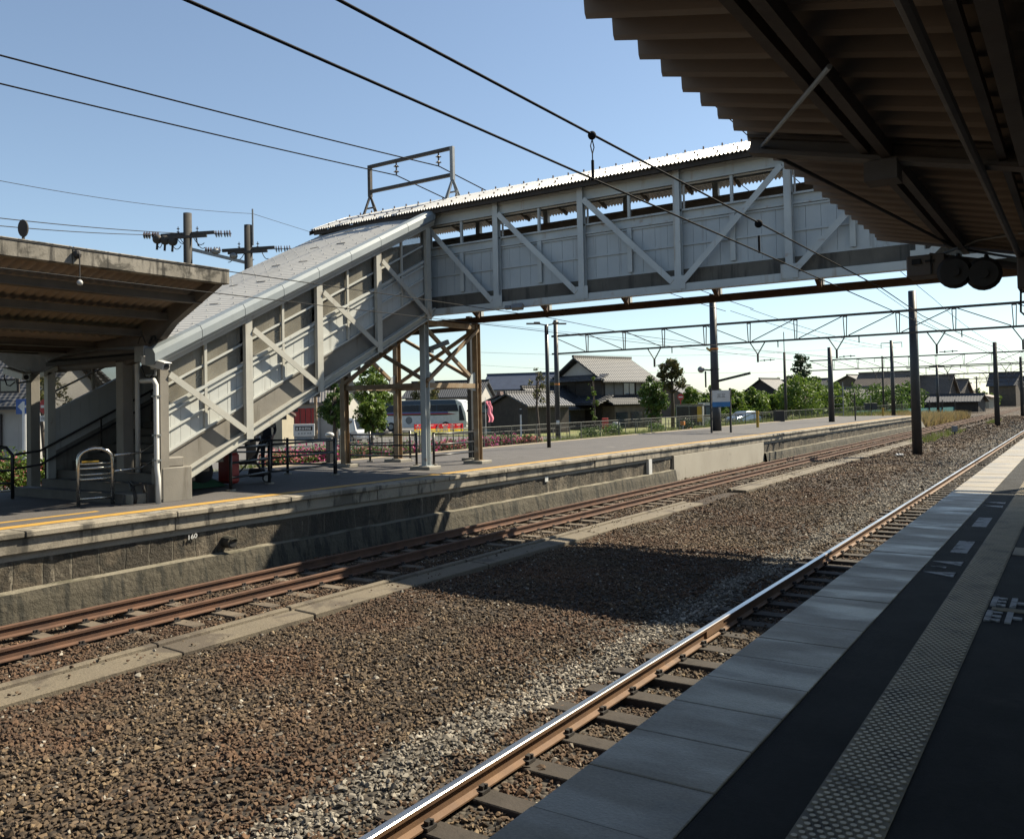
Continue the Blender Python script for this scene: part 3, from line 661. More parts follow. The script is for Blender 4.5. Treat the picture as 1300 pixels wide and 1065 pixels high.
# roof
YE0, YR, YE1 = 17.12, 18.7, 20.3; ZE, ZR, ZE1 = 6.72, 7.34, 6.85
RP = [(YE0, ZE), ((YE0+YR)/2, (ZE+ZR)/2+.03), (YR-.1, ZR-.01), (YR+.1, ZR-.01), ((YE1+YR)/2, (ZE1+ZR)/2+.03), (YE1, ZE1)]
mb = MB(); corr_sheet(mb, -18.15, 3.9, RP, .027, .09)
nf_ = len(mb.f)
for k in range(150):                                     # rusty hook bolts hold the sheet
    x = -18+k*.147
    for (yy, zz) in ((17.4, 6.845), (18.0,7.08), (18.55,7.33)):
        if (k+int(yy*7)) % 3 == 0: mb.box(x-.014, x+.014, yy-.014, yy+.014, zz, zz+.06, 1)
rf = mb.build('corrugated_roof', [M['zinc'], M['rust_brown']], fb)
rf.data.polygons.foreach_set('use_smooth', [i < nf_ for i in range(len(rf.data.polygons))])
mb = MB(); corr_sheet(mb, -18.1, 3.85, [(s_, z_-.014) for s_, z_ in RP], .027, .09); mb.build('roof_lining', M['lining'], fb, smooth=True)
mb = MB()
for k in range(0):                                     # roofing hooks
    x = -18+k*.147
    for (yy, zz) in ((17.45, 6.865), (18.1,7.095), (18.6,7.30)):
        if (k+int(yy*7)) % 3 == 0: mb.box(x-.012, x+.012, yy-.012, yy+.012, zz, zz+.045)
mb = MB(); mb.box(-18.1, 3.8, YE0+.08, YE0+.12, ZE-.13, ZE-.03); mb.box(-18.1, 3.8, YE0+.12, BY0+.02, ZE-.06, ZE-.04)
mb.build('eave_board', M['wood_dark'], fb)
mb = MB(); mb.prism([(YE0,ZE-.14),(YR,ZR-.08),(YE1,ZE1-.14),(YE1,ZE1-.02),(YR,ZR+.03),(YE0,ZE-.02)], 0, -18.2, -18.16); mb.build('gable_board', M['dark_steel'], fb)
for x in [-17.5+1.2*k for k in range(18)]:
    mb = MB(); mb.bar((x, YE0+.12, ZE-.05), (x, YR, ZR-.09), .06, .08); mb.bar((x, YR, ZR-.10), (x, YE1-.12, ZE1-.07), .06, .08); mb.build('rafter', M['wood_dark'], fb)
fl = thing('floodlight', 'small grey floodlight clamped under the footbridge edge', 'floodlight', (-11.2, 17.3, 4.0))
MB().tube([(-11.25,17.42,4.0),(-11.25,17.30,3.98),(-11.25,17.25,3.90)], .018, 6).build('bracket', M['galv'], fl)
mb = MB(); mb.obox((-11.22,17.2,3.98),(.16,0,0),(0,.05,-.03),(0,.03,.06)); mb.obox((-11.52,17.24,3.99),(.08,0,0),(0,.04,-.02),(0,.02,.04)); mb.build('lamp_body', M['galv'], fl, bevel=.01)

# wire supporting frame on the roof
wf = thing('wire_stand', 'rectangular steel frame standing on the footbridge roof', 'wire stand', (-15.8, 18.7, 7.3))
for x in (-17.30, -14.24):
    mb = MB(); mb.bar((x,18.7,7.85),(x,18.7,8.78),.10,.10)
    for s in (-1, 1): mb.bar((x, 18.7, 7.9), (x+s*.22, 18.7+.1*s, 7.25), .06, .05); mb.bar((x, 18.7, 7.9), (x, 18.7+s*.3, 7.22), .05, .05)
    mb.box(x-.15, x+.15, 18.68, 18.72, 7.5, 7.54); mb.build('post', M['gantry'] if x < -15 else M['galv'], wf)
for z in (8.74, 8.0):
    MB().bar((-17.3+.051,18.7,z),(-14.24-.051,18.7,z),.09,.09).build('cross_beam', M['gantry'], wf)
def insulator(p, q, parent, mat, n=2, r=.085, name='insulator'):
    p, q = Vector(p), Vector(q); mb = MB(); mb.tube([p, q], .022, 6)
    d = q-p
    for k in range(n):
        c = p+d*((k+.75)/(n+.4)); mb.tube([c-d.normalized()*.035, c, c+d.normalized()*.02], [.03, r, r*.5], 10)
    return mb.build(name, mat, parent, smooth=False)
insulator((-16.27,18.7,8.695),(-16.27,18.7,8.32), wf, M['insul']); insulator((-14.72,18.7,8.695),(-14.72,18.7,8.32), wf, M['insul'])

# ================================================================= TRESTLE UNDER THE FAR END
tr = thing('support_trestle', 'rusting four legged cross braced trestle under the bridge end', 'trestle', (-15.8, 18.7, 0))
LEG = [(-14.37,17.5,'paint'), (-14.37,19.83,'rust_paint'), (-17.3,17.5,'rust_paint'), (-17.3,19.75,'rust_paint')]
for (x, y, m) in LEG:
    mb = MB()
    for s in (-1, 1): mb.box(x-.085, x+.085, y+s*.085-.008, y+s*.085+.008, .1, 3.98)
    mb.box(x-.008, x+.008, y-.076, y+.076, .1, 3.98); mb.box(x-.14, x+.14, y-.14, y+.14, .085, .1)
    lg = mb.build('leg', M[m], tr)
    mb = MB(); mb.prism([(x-.36,y-.26),(x+.3,y-.26),(x+.3,y+.26),(x-.36,y+.26)], 2, -.02, .085); mb.build('footing', M['concrete'], tr, bevel=.02)
for (a, b) in ((0,1),(2,3),(0,2),(1,3)):
    A, B = LEG[a], LEG[b]
    for z in (2.2, 3.86):
        mb = MB(); mb.bar((A[0],A[1],z),(B[0],B[1],z),.10,.13); mb.build('cross_beam', M['rust_paint'] if z < 3 or b == 1 else M['rust_brown'], tr)
    for (z0, z1, o) in ((2.3,3.8,.055),(3.8,2.3,-.055)):
        off = Vector((o,0,0)) if A[0] == B[0] else Vector((0,o,0))
        mb = MB(); mb.bar(Vector((A[0],A[1],z0))+off, Vector((B[0],B[1],z1))+off, .09, .09); mb.build('diagonal_brace', M['rust_paint'], tr)
for k in (0, 1, 2, 3):                                    # gusset plates
    x, y, _ = LEG[k]; s = 1 if y < 18 else -1
    mb = MB(); mb.prism([(y+s*.09,2.05),(y+s*.45,2.12),(y+s*.3,2.5),(y+s*.09,2.6)], 0, x-.02, x+.02); mb.build('gusset', M['paint'], tr)
sp = thing('tube_lamp', 'pale tube lamp fixed to the front trestle leg', 'lamp', (-14.3,17.7,3.2))
mb = MB(); mb.bar((-14.25,17.6,3.15),(-13.75,17.75,3.32),.10,.12); mb.box(-14.29,-14.22,17.58,17.72,3.05,3.22); mb.build('lamp_body', M['galv'], sp, bevel=.01)

# ================================================================= COVERED STAIRCASE
SX0, SX1 = -17.8, -14.0; SL = .489
def zc(y): return .32+SL*(y-9.91)
st = thing('covered_staircase', 'roofed sloping staircase climbing from the far platform to the bridge', 'staircase', (-15.9, 9.5, 0))
YB, YT = 9.49, 17.42
def band(mb, x0, x1, y0, y1, o0, o1):
    """sheet following the slope between two heights above the bottom chord"""
    return mb.prism([(y0, zc(y0)+o0), (y1, zc(y1)+o0), (y1, zc(y1)+o1), (y0, zc(y0)+o1)], 0, x0, x1)
mb = MB(); band(mb, -14.04, -13.90, 9.85, YT, 0, .03); band(mb, -14.0, -13.97, 9.85, YT, .03, .17); band(mb, -14.04, -13.90, 9.85, YT, .17, .2)
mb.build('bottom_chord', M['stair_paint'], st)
mb = MB(); band(mb, -14.10, -14.04, 9.5, YT, .18, .70); band(mb, -14.10, -14.0, 9.5, YT, .66, .70); mb.build('stringer', M['stair_deck'], st)
mb = MB(); band(mb, -17.86, -17.80, 9.5, YT, 0, .70); mb.build('stringer', M['stair_deck'], st)
mb = MB(); band(mb, -17.79, -14.11, 10.0, YT+.3, .10, .18); mb.build('soffit', M['deck'], st)
mb = MB(); mb.box(-14.22, -13.88, 9.42, 10.05, -.02, .62); mb.box(-14.2, -13.9, 9.42, 9.9, .62, .80); mb.build('base_block', M['stair_deck'], st, bevel=.02)
ys = [9.49, 11.41, 13.35, 15.28, 17.16]
for i, y in enumerate(ys):
    z0 = zc(y) if i else .05
    mb = MB(); w = .085
    mb.box(-13.905, -13.89, y-w, y+w, z0, zc(y)+2.38); mb.box(-13.98, -13.905, y+w-.016, y+w, z0+.1, zc(y)+2.38); mb.box(-13.98, -13.905, y-w, y-w+.016, z0+.1, zc(y)+2.38)
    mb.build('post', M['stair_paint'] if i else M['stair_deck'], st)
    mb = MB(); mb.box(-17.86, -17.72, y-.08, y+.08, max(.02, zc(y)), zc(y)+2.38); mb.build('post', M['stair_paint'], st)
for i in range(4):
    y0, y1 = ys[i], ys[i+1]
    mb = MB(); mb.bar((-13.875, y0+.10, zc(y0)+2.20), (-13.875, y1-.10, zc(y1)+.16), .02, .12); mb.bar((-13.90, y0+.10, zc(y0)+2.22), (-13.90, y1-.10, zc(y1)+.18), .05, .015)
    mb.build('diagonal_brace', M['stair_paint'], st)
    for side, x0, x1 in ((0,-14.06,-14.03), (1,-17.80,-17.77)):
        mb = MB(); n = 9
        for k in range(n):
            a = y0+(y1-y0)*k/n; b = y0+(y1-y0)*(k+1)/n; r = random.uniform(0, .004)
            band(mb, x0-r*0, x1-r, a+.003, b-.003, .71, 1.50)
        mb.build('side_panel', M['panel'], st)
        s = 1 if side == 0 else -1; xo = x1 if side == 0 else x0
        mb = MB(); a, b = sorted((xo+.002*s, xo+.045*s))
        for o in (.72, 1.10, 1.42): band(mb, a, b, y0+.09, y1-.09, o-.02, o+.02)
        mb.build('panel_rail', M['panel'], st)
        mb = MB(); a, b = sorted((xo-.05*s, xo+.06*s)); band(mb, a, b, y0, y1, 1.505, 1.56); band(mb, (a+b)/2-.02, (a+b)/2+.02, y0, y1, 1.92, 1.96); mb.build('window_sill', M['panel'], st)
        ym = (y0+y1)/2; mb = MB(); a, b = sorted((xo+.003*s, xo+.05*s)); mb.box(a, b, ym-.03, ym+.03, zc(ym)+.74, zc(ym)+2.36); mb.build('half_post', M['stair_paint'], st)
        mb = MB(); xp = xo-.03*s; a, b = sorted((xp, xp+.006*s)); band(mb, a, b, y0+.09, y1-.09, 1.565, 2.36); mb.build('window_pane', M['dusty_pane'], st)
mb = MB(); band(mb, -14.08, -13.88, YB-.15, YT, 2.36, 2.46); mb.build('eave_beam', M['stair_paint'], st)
mb = MB(); band(mb, -17.88, -17.72, YB-.15, YT, 2.36, 2.46); mb.build('eave_beam', M['stair_paint'], st)
mb = MB(); band(mb, -14.09, -13.80, YB-.2, YT-.1, 2.465, 2.49); mb.build('eave_strip', M['white'], st)
# roof sheet with shallow waves across the slope, cap flashing along the eave
def roofp(u, v):
    y = YB+.02+(YT+.25-YB-.02)*u; x = -18.05+(-13.92+18.05)*v
    return (x, y, zc(y)+2.62+.10*math.sin(PI*v)+.012*math.sin(2*PI*x/.13)*0+.004*math.sin(2*PI*y/.12))
mb = MB(); band(mb, -18.0, -14.03, YB+.03, YT, 2.50, 2.58); mb.build('ceiling_board', M['wood_dark'], st)
mb = MB()
for r in range(9):
    v = .08+r*.105
    for k in range(24):
        u = .02+k*.041; p = Vector(roofp(u, v)); mb.box(p.x-.012, p.x+.012, p.y-.012, p.y+.012, p.z+.004, p.z+.020)
bolts = mb; mb = MB()
for k in range(6):
    for v in (.40, .62):
        u = .10+k*.155+.02*v; p = Vector(roofp(u, v)); mb.bar(p+Vector((0,0,.012)), Vector(roofp(u+.0, v+.07))+Vector((0,0,.012)), .015, .012)
mb2 = MB(); mb2.grid(roofp, 66*8, 8); n_ = len(mb2.f); mb2.add(bolts.v, bolts.f, 1); mb2.add(mb.v, mb.f, 2)
rs = mb2.build('roof_sheet', [M['stair_roof'], M['zinc'], M['dark_steel']], st)
cp = MB(); y = YB-.3
while y < YT-.2:
    L = min(1.0, YT-.15-y); ya, yb = y+.006, y+L-.006
    prof = [(-14.02,2.50),(-13.76,2.50),(-13.72,2.56),(-13.73,2.70),(-13.79,2.78),(-13.92,2.80),(-14.02,2.79)]
    vs = [(x, yy, zc(yy)+o) for yy in (ya, yb) for (x, o) in prof]; n = len(prof)
    cp = MB(); cp.add(vs, [tuple(range(n)), tuple(range(2*n-1, n-1, -1))]+[(i, i+n, (i+1)%n+n, (i+1)%n) for i in range(n)]); cp.build('cap_flashing', M['cap'], st); y += L
mb = MB()
for k in range(3):
    y = YB+.12+k*.05; x = -14.4-.42*k; z = zc(y)+2.74
    mb.tube([(x-.12,y,z),(x-.04,y,z+.13),(x+.04,y,z+.13),(x+.12,y,z)], .022, 6); mb.tube([(x-.08,y,z+.05),(x+.3,y,z+.05)], .012, 5)
mb.build('snow_guard', M['dark_steel'], st)
# treads
for k in range(23):
    y = 8.95+k*.325; z = .158*(k+1); xw = -18.3 if k == 0 else -17.72
    mb = MB(); mb.box(xw, -14.12 if k else -14.35, y, y+.34 if k < 2 else y+.36, max(-.02, z-.32), z); mb.box(xw, -14.12 if k else -14.35, y-.015, y+.03, z, z+.012)
    mb.build('step', M['steps'], st)
for (dz) in (.62, .9):
    mb = MB(); mb.tube([(-17.62, 8.7, dz-.05), (-17.62, 9.2, dz), (-17.62, 17.0, SL*7.8+dz)], .024, 8); mb.build('handrail', M['dark_steel'], st)
    mb = MB(); mb.tube([(-14.35, 8.8, dz-.02), (-14.35, 9.3, dz), (-14.35, 17.0, SL*7.7+dz)], .02, 8); mb.build('handrail', M['steel'], st)
for k in range(7):
    y = 9.3+k*1.2; MB().tube([(-17.62,y,SL*(y-9.2)+.05),(-17.62,y,SL*(y-9.2)+.9)], .02, 6).build('handrail_post', M['dark_steel'], st)
mb = MB(); mb.box(-14.75,-14.15, 9.0, 9.36, -.02, .17); tag(mb.build('concrete_block', M['concrete'], bevel=.015), 'low pale concrete block at the foot of the staircase', 'block')
# rain pipe
rp = thing('rain_pipe', 'white rain pipe with elbows at the staircase corner', 'pipe', (-13.8, 9.4, 0))
MB().tube([(-14.3,9.30,2.20),(-13.92,9.30,2.20),(-13.86,9.30,2.12),(-13.86,9.30,.62),(-13.78,9.27,.45),(-13.78,9.27,-.02)], .045, 10).build('pipe', M['white'], rp, smooth=True)
mb = MB()
for z in (1.9, 1.2, .75): mb.box(-13.93,-13.80, 9.25, 9.36, z, z+.03)
mb.build('pipe_clip', M['galv'], rp)
mb = MB(); mb.tube([(-14.45,9.15,.35),(-14.3,9.1,.25),(-14.2,9.05,.30),(-14.12,9.05,.1),(-14.15,9.05,-.01)], .03, 8); mb.tube([(-14.35,9.1,.38),(-14.2,9.08,.33),(-14.0,9.1,.36),(-13.95,9.12,.2)], .025, 8)
tag(mb.build('cable_bundle', M['dark_steel'], smooth=True), 'curled dark cables beside the white rain pipe foot', 'cables')

# ================================================================= FAR CANOPY
fc = thing('platform_canopy', 'old shelter roof with mossy concrete fascia over far platform', 'canopy', (-15.4, 9.8, 0))
CY0, CY1 = -26.0, 9.83
def cz(x): return 3.86-(abs(x+15.5)-3.0)*-.30 if abs(x+15.5) > .2 else 2.96
y = CY0; k = 0
while y < CY1-.1:
    L = min(3.3, CY1-y); mb = MB(); mb.box(-12.62, -12.46+random.uniform(-.006,.006), y+.006, y+L-.006, 3.85, 4.09); mb.box(-12.66,-12.44, y+.006, y+L-.006, 4.09, 4.115); mb.build('fascia_beam', M['fascia'], fc, bevel=.01); y += L
def crf(x0, z0, x1, z1, name):
    mb = MB(); n = int((CY1-CY0)/.16*6); vs = []; fs = []
    for r in range(2):
        x, z = ((x0, z0), (x1, z1))[r]
        for i in range(n+1): yy = CY0+(CY1-CY0)*i/n; vs.append((x, yy, z+.022*math.sin(2*PI*yy/.16)))
    fs = [(i, i+1, n+2+i, n+1+i) for i in range(n)]; mb.add(vs, fs); o = mb.build(name, M['canopy_under'], fc, smooth=True); s2 = o.modifiers.new('thickness', 'SOLIDIFY'); s2.thickness = .008
crf(-12.62, 3.98, -15.5, 3.10, 'roof_sheet'); crf(-15.5, 3.10, -18.2, 3.02, 'roof_sheet'); crf(-18.2, 3.02, -21.4, 3.62, 'roof_sheet')
for x, z in ((-13.25,3.70),(-14.05,3.45),(-14.85,3.20),(-16.4,3.06),(-17.5,3.02),(-18.6,3.06),(-19.6,3.24),(-20.7,3.44)):
    mb = MB(); mb.box(x-.05, x+.05, CY0, CY1-.05, z-.12, z+.0); mb.box(x-.09,x+.09,CY0,CY1-.05,z-.135,z-.12); mb.build('purlin', M['canopy_steel'], fc)
for y in (9.72, 4.7, -.3, -5.3):
    mb = MB(); mb.prism([(-12.62,3.98),(-12.62,3.84),(-13.9,3.25),(-14.6,2.72),(-15.35,2.55),(-18.9,2.50),(-19.6,2.62),(-21.4,3.42),(-21.4,3.58),(-18.2,2.98),(-15.5,3.08)], 1, y-.07, y+.07)
    mb.build('bracket', M['canopy_steel'], fc)
    mb = MB(); mb.box(-15.62,-15.38, y-.11, y+.11, -.01, 2.62); mb.build('column', M['stair_deck'], fc, bevel=.01)
    mb = MB(); mb.box(-19.0,-18.8, y-.1, y+.1, -.01, 2.6); mb.build('column', M['stair_deck'], fc, bevel=.01)
mb = MB(); mb.tube([(-15.28,9.85,-.01),(-15.28,9.85,2.75),(-15.35,9.8,3.0)], .05, 10); mb.build('rain_pipe', M['white'], fc, smooth=True)
mb = MB(); mb.box(-18.8,-15.63, 9.62, 9.69, 2.55, 2.66); mb.build('tie_beam', M['canopy_steel'], fc)
dk = thing('oval_plate', 'small dark oval plate standing on the canopy edge', 'plate', (-12.7, 6.4, 4.1))
c_ = Vector((-12.685,6.4,4.32)); f_ = Vector((FWD.x,FWD.y,0)).normalized(); mb = MB(); mb.tube([c_-f_*.015, c_+f_*.015], .072, 24); mb.v = [(x, y, 4.32+(z-4.32)*1.75) for x, y, z in mb.v]; mb.build('plate', M['dark_steel'], dk)
MB().box(-12.70,-12.67,6.385,6.415,4.09,4.2).build('stem', M['dark_steel'], dk)
hb = thing('insulator_hanger', 'white ball insulator hanging below the canopy fascia', 'insulator', (-12.4, 7.05, 3.9))
MB().tube([(-12.44,7.05,4.0),(-12.36,7.05,3.98),(-12.36,7.05,3.62)], .012, 6).build('hook', M['dark_steel'], hb)
mb = MB(); mb.ball((-12.36,7.05,3.57), .045); mb.build('ball', M['insul_w'], hb, smooth=True)
mb = MB(); mb.ball((-12.42,7.05,4.0), .06, sc=(1,1,1.2)); mb.build('clamp', M['dark_steel'], hb)

def camera_unit(label, p, q, post):
    t = thing('security_camera', label, 'camera', p); p, q = Vector(p), Vector(q)
    mb = MB(); mb.bar(p, q, .15, .13); mb.bar(p+(q-p)*-.02+Vector((0,0,.075)), q+(q-p)*.08+Vector((0,0,.075)), .17, .015); mb.build('housing', M['white'], t, bevel=.015)
    d = (q-p).normalized(); mb = MB(); mb.tube([q, q+d*.02], .05, 12); mb.build('lens', M['rubber'], t)
    MB().tube([(p+q)/2-Vector((0,0,.07)), (p+q)/2-Vector((0,0,.2)), Vector(post)], .022, 8).build('bracket', M['galv'], t)
    MB().tube([p, p+Vector((-.1,0,-.12)), p+Vector((-.02,.02,-.3)), p+Vector((.12,.02,-.32)), (p+q)/2-Vector((0,0,.15))], .014, 6).build('cable', M['rubber'], t)
camera_unit('white boxed security camera beside the staircase entrance post', (-14.19,9.3,2.57), (-13.55,9.3,2.43), (-14.3,9.4,2.3))
camera_unit('white boxed security camera under the canopy near left edge', (-19.17,9.3,2.58), (-18.36,9.3,2.42), (-18.85,9.62,2.35))
mb = MB(); mb.box(-14.55,-14.25, 9.32, 9.42, 2.55, 2.85); tag(mb.build('junction_box', M['galv'], bevel=.01), 'square grey junction box above the staircase entrance', 'box')

# ================================================================= NEAR CANOPY
nc = thing('platform_canopy', 'dark corrugated shelter roof overhanging the near platform', 'canopy', (-.5, 4, 0))
NX, NZ, NS = -1.36, 2.955, .235
def nz(x): return NZ-NS*(x-NX)
pit = .2115; Yn0, Yn1 = -9.0, 7.46
WV = ((0, -.034), (.05, -.050), (.11, -.033), (.965, .034), (1, -.034))
def wave(y):                                             # stepped sheet: long pans rising to a sharp lapped step with a lip
    t = (y/pit+1e-6) % 1
    for (a, u), (b, v) in zip(WV[:-1], WV[1:]):
        if t <= b: return u+(v-u)*(t-a)/(b-a)
ysam = []; k = int(Yn0/pit)
while k*pit < Yn1: ysam += [k*pit+pit*f for f in (0,.05,.11,.965)]; k += 1
ysam = [y for y in ysam if Yn0 <= y <= Yn1]; n = len(ysam)
mb = MB(); vs = [(x, y, nz(x)+wave(y)) for x in (NX, .4, 2.6) for y in ysam]
mb.add(vs, [(r*n+i, r*n+i+1, (r+1)*n+i+1, (r+1)*n+i) for r in range(2) for i in range(n-1)])
o = mb.build('corrugated_roof', M['canopy_under'], nc); s3 = o.modifiers.new('thickness', 'SOLIDIFY'); s3.thickness = .012
for x, w_, h_ in ((-.80,.035,.05),(-.705,.04,.065),(-.25,.03,.045),(-.165,.05,.07),(.5,.08,.12)):
    mb = MB(); mb.bar((x, Yn0, nz(x)-.045-h_/2), (x, Yn1-.05, nz(x)-.045-h_/2), w_, h_); mb.build('purlin', M['canopy_steel'], nc)
MB().tube([(-.335,Yn0,nz(-.33)-.14),(-.335,Yn1-.4,nz(-.33)-.14)], .02, 8).build('conduit', M['canopy_steel'], nc)
for yb in (4.22, -.4, -5):
    mb = MB(); a = Vector((NX+.02, yb, nz(NX)-.115)); b = Vector((2.5, yb, nz(2.5)-.115)); mb.bar(a, b, .10, .02); mb.bar(a+Vector((0,0,.04)), b+Vector((0,0,.04)), .02, .07); mb.bar(a+Vector((0,0,.075)), b+Vector((0,0,.075)), .10, .015)
    mb.box(-.80,-.66, yb-.07, yb+.07, nz(-.7)-.21, nz(-.7)-.12)
    mb.build('cross_beam', M['canopy_steel'], nc)
MB().tube([(NX+.08,4.20,nz(NX)-.10),(-.62,2.75,nz(-.62)-.15)], .009, 6).build('tie_rod', M['galv'], nc)
MB().tube([(NX+.10,4.26,nz(NX)-.12),(-.74,7.2,nz(-.74)-.10),(-.1,8.2,nz(-.1)-.02)], .010, 6).build('tie_rod', M['dark_steel'], nc)
MB().tube([(-1.02,7.42,nz(-1.0)-.20),(-.58,6.9,nz(-.58)-.06),(-.1,6.3,nz(-.1)-.02)], .010, 6).build('tie_rod', M['galv'], nc)
mb = MB(); mb.prism([(NX,nz(NX)+.04),(2.6,nz(2.6)+.04),(2.6,nz(2.6)-.06),(NX,nz(NX)-.06)], 1, Yn1+.012, Yn1+.05); mb.build('end_fascia', M['canopy_steel'], nc)
mb = MB(); mb.bar((.45,4.22,nz(.45)-.30),(-.15,4.22,nz(-.15)-.30),.10,.12); mb.build('lamp_channel', M['canopy_steel'], nc)
for y in (4.22,-.4): MB().box(.42,.62,y-.1,y+.1,-.005,nz(.5)-.15).build('column', M['canopy_steel'], nc)
MB().tube([(-.95,7.28,nz(-.9)-.16),(.4,7.28,nz(.4)-.18)], .028, 8).build('conduit', M['canopy_steel'], nc)
MB().box(-.62,.1,7.32,7.40,nz(-.3)-.14,nz(-.3)-.085).build('lamp_channel', M['galv'], nc)
def horn(px, py, label):
    p = at(px, py, y=7.05); t = thing('loudspeaker', label, 'loudspeaker', p)
    mb = MB(); mb.tube([p+Vector((0,-.15,-.02)), p+Vector((0,-.13,-.02)), p+Vector((0,.03,0)), p+Vector((0,.14,.01))], [.118,.118,.05,.045], 20); mb.build('horn', M['dark_steel'], t, smooth=True)
    mb = MB(); mb.tube([p+Vector((0,-.152,-.02)),p+Vector((0,-.157,-.02))], .095, 18); mb.tube([p+Vector((0,-.157,-.02)),p+Vector((0,-.175,-.02))], .035, 12); mb.build('horn_mouth', M['pole_conc'], t)
    MB().tube([p+Vector((0,.08,.04)), p+Vector((0,.1,.14)), (p.x, 7.28, nz(p.x)-.14)], .015, 6).build('bracket', M['dark_steel'], t)
horn(1215, 345, 'round horn loudspeaker hung at canopy end beside box'); horn(1251, 347, 'round horn loudspeaker hung nearer the right frame edge')
bx = thing('speaker_box', 'dark brown box hung under the canopy end', 'box', at(1178,338,y=7.1))
p = at(1153,328,y=7.1); p2 = at(1203,350,y=7.1)
MB().box(p.x, p2.x, 7.0, 7.22, p2.z, p.z).build('cabinet', M['canopy_steel'], bx, bevel=.01)
mb = MB(); mb.box(p.x+.04, p.x+.1, 6.985, 6.998, p2.z+.09, p.z-.03); mb.box(p.x+.13, p.x+.19, 6.985, 6.998, p2.z+.1, p2.z+.115); mb.box(p2.x-.1, p2.x-.09, 6.985, 6.998, p2.z+.01, p.z-.01); mb.build('vent', M['rubber'], bx)
p = at(1291,320,y=7.0); p2 = at(1306,368,y=7.0)
c2 = thing('equipment_box', 'brown equipment box at right edge below the canopy', 'box', (p.x,7,p2.z))
MB().box(p.x, p.x+.2, 6.9, 7.2, p2.z, p.z+.08).build('cabinet', M['canopy_steel'], c2, bevel=.01)
MB().tube([at(1296,368,y=6.95), at(1296,396,y=6.95), at(1301,400,y=6.95)], .008, 6).build('cable', M['rubber'], c2)

# ================================================================= ADDED SHADE BLOCKER (unseen beside the frame: it shades the near platform)
nb = thing('shade_blocker', 'unseen added block and slats shading the near platform', 'shade blocker', (2, 12, 0))
MB().box(.75, 6, 7.6, 13.4, -.01, 7.2).build('wall', M['panel'], nb)  # solid block added out of view to keep the platform in shade
for k in range(11):  # added slats, gapped to drop light stripes on the platform
    y = 12.18+k*.62; x1 = .745 if y < 13.4 else 3.2; z1 = 4.85+(x1-.25)*1.068; mb = MB()
    mb.add([(.25,y,4.85),(x1,y,z1),(x1,y+.545,z1),(.25,y+.545,4.85),(.25,y,4.80),(x1,y,z1-.05),(x1,y+.545,z1-.05),(.25,y+.545,4.80)], [(0,1,2,3),(7,6,5,4),(0,4,5,1),(1,5,6,2),(2,6,7,3),(3,7,4,0)])
    mb.build('shade_slat', M['zinc'], nb)
for (x, y) in ((.55,17.6),(.55,19.85),(3.2,17.6),(3.2,19.85)):
    MB().box(x-.08, x+.08, y-.08, y+.08, -.01, 4.0).build('leg', M['rust_paint'], nb)
for (z0, z1) in ((.4,3.8),(3.8,.4)): MB().bar((.55,17.6,z0),(.55,19.85,z1),.09,.09).build('diagonal_brace', M['rust_paint'], nb)
for z in (1.0, 2.2): MB().bar((.55,17.6,z),(.55,19.85,z),.1,.12).build('cross_beam', M['rust_paint'], nb)
# ================================================================= THINGS ON THE FAR PLATFORM
def P(px, py, z=0.0): return at(px, py, z=z)
def railing(label, pts, h=.92, gap_tail=()):
    t = thing('platform_railing', label, 'railing', pts[0], 'black tube railings on the far platform')
    for (x, y) in pts:
        MB().tube([(x,y,-.01),(x,y,h)], .034, 8).build('post', M['black_paint'], t, smooth=True)
        mb = MB(); mb.tube([(x,y,-.01),(x,y,.03)], .10, 10); mb.build('post_base', M['concrete'], t)
    for z in (h-.06, h-.36, h-.66):
        for a, b in zip(pts[:-1], pts[1:]): MB().tube([(a[0],a[1],z),(b[0],b[1],z)], .024, 8).build('rail', M['black_paint'], t, smooth=True)
    return t
railing('black tube railing running along under the staircase side', [(-14.5,11.4),(-15.04,12.86),(-15.38,15.19)])
railing('black tube railing crossing the platform behind the stroller', [(-15.45,15.3),(-16.83,14.98),(-18.7,14.6)])
a, b = P(444,589), P(529,591); railing('black tube railing between the rusty trestle legs', [(a.x,a.y),(b.x,b.y)])
a, b, c = P(501,585), P(521,585), P(470,586); railing('black tube railing farthest back behind the trestle', [(c.x,c.y),(a.x,a.y),(b.x,b.y)])
a, b = P(551,590.5), P(602,584); railing('black tube railing right of the grey front trestle leg', [(a.x,a.y),(b.x,b.y)])
# rounded end barrier at left edge
t = thing('end_barrier', 'black rounded tube barrier at the left frame edge', 'barrier', (-18.0,8.85,0))
c = P(16,633); d = (P(-30,634)-c).normalized()
pp = [c+Vector((0,0,.0)), c+Vector((0,0,.85)), c+d*.12+Vector((0,0,1.0)), c+d*.5+Vector((0,0,1.03)), c+d*1.3+Vector((0,0,1.03)), c+d*1.45+Vector((0,0,.9)), c+d*1.5]
MB().tube(pp, .035, 8).build('frame', M['black_paint'], t, smooth=True)
for z in (.78,.55,.3): MB().tube([c+Vector((0,0,z)), c+d*1.48+Vector((0,0,z))], .022, 8).build('rail', M['black_paint'], t, smooth=True)
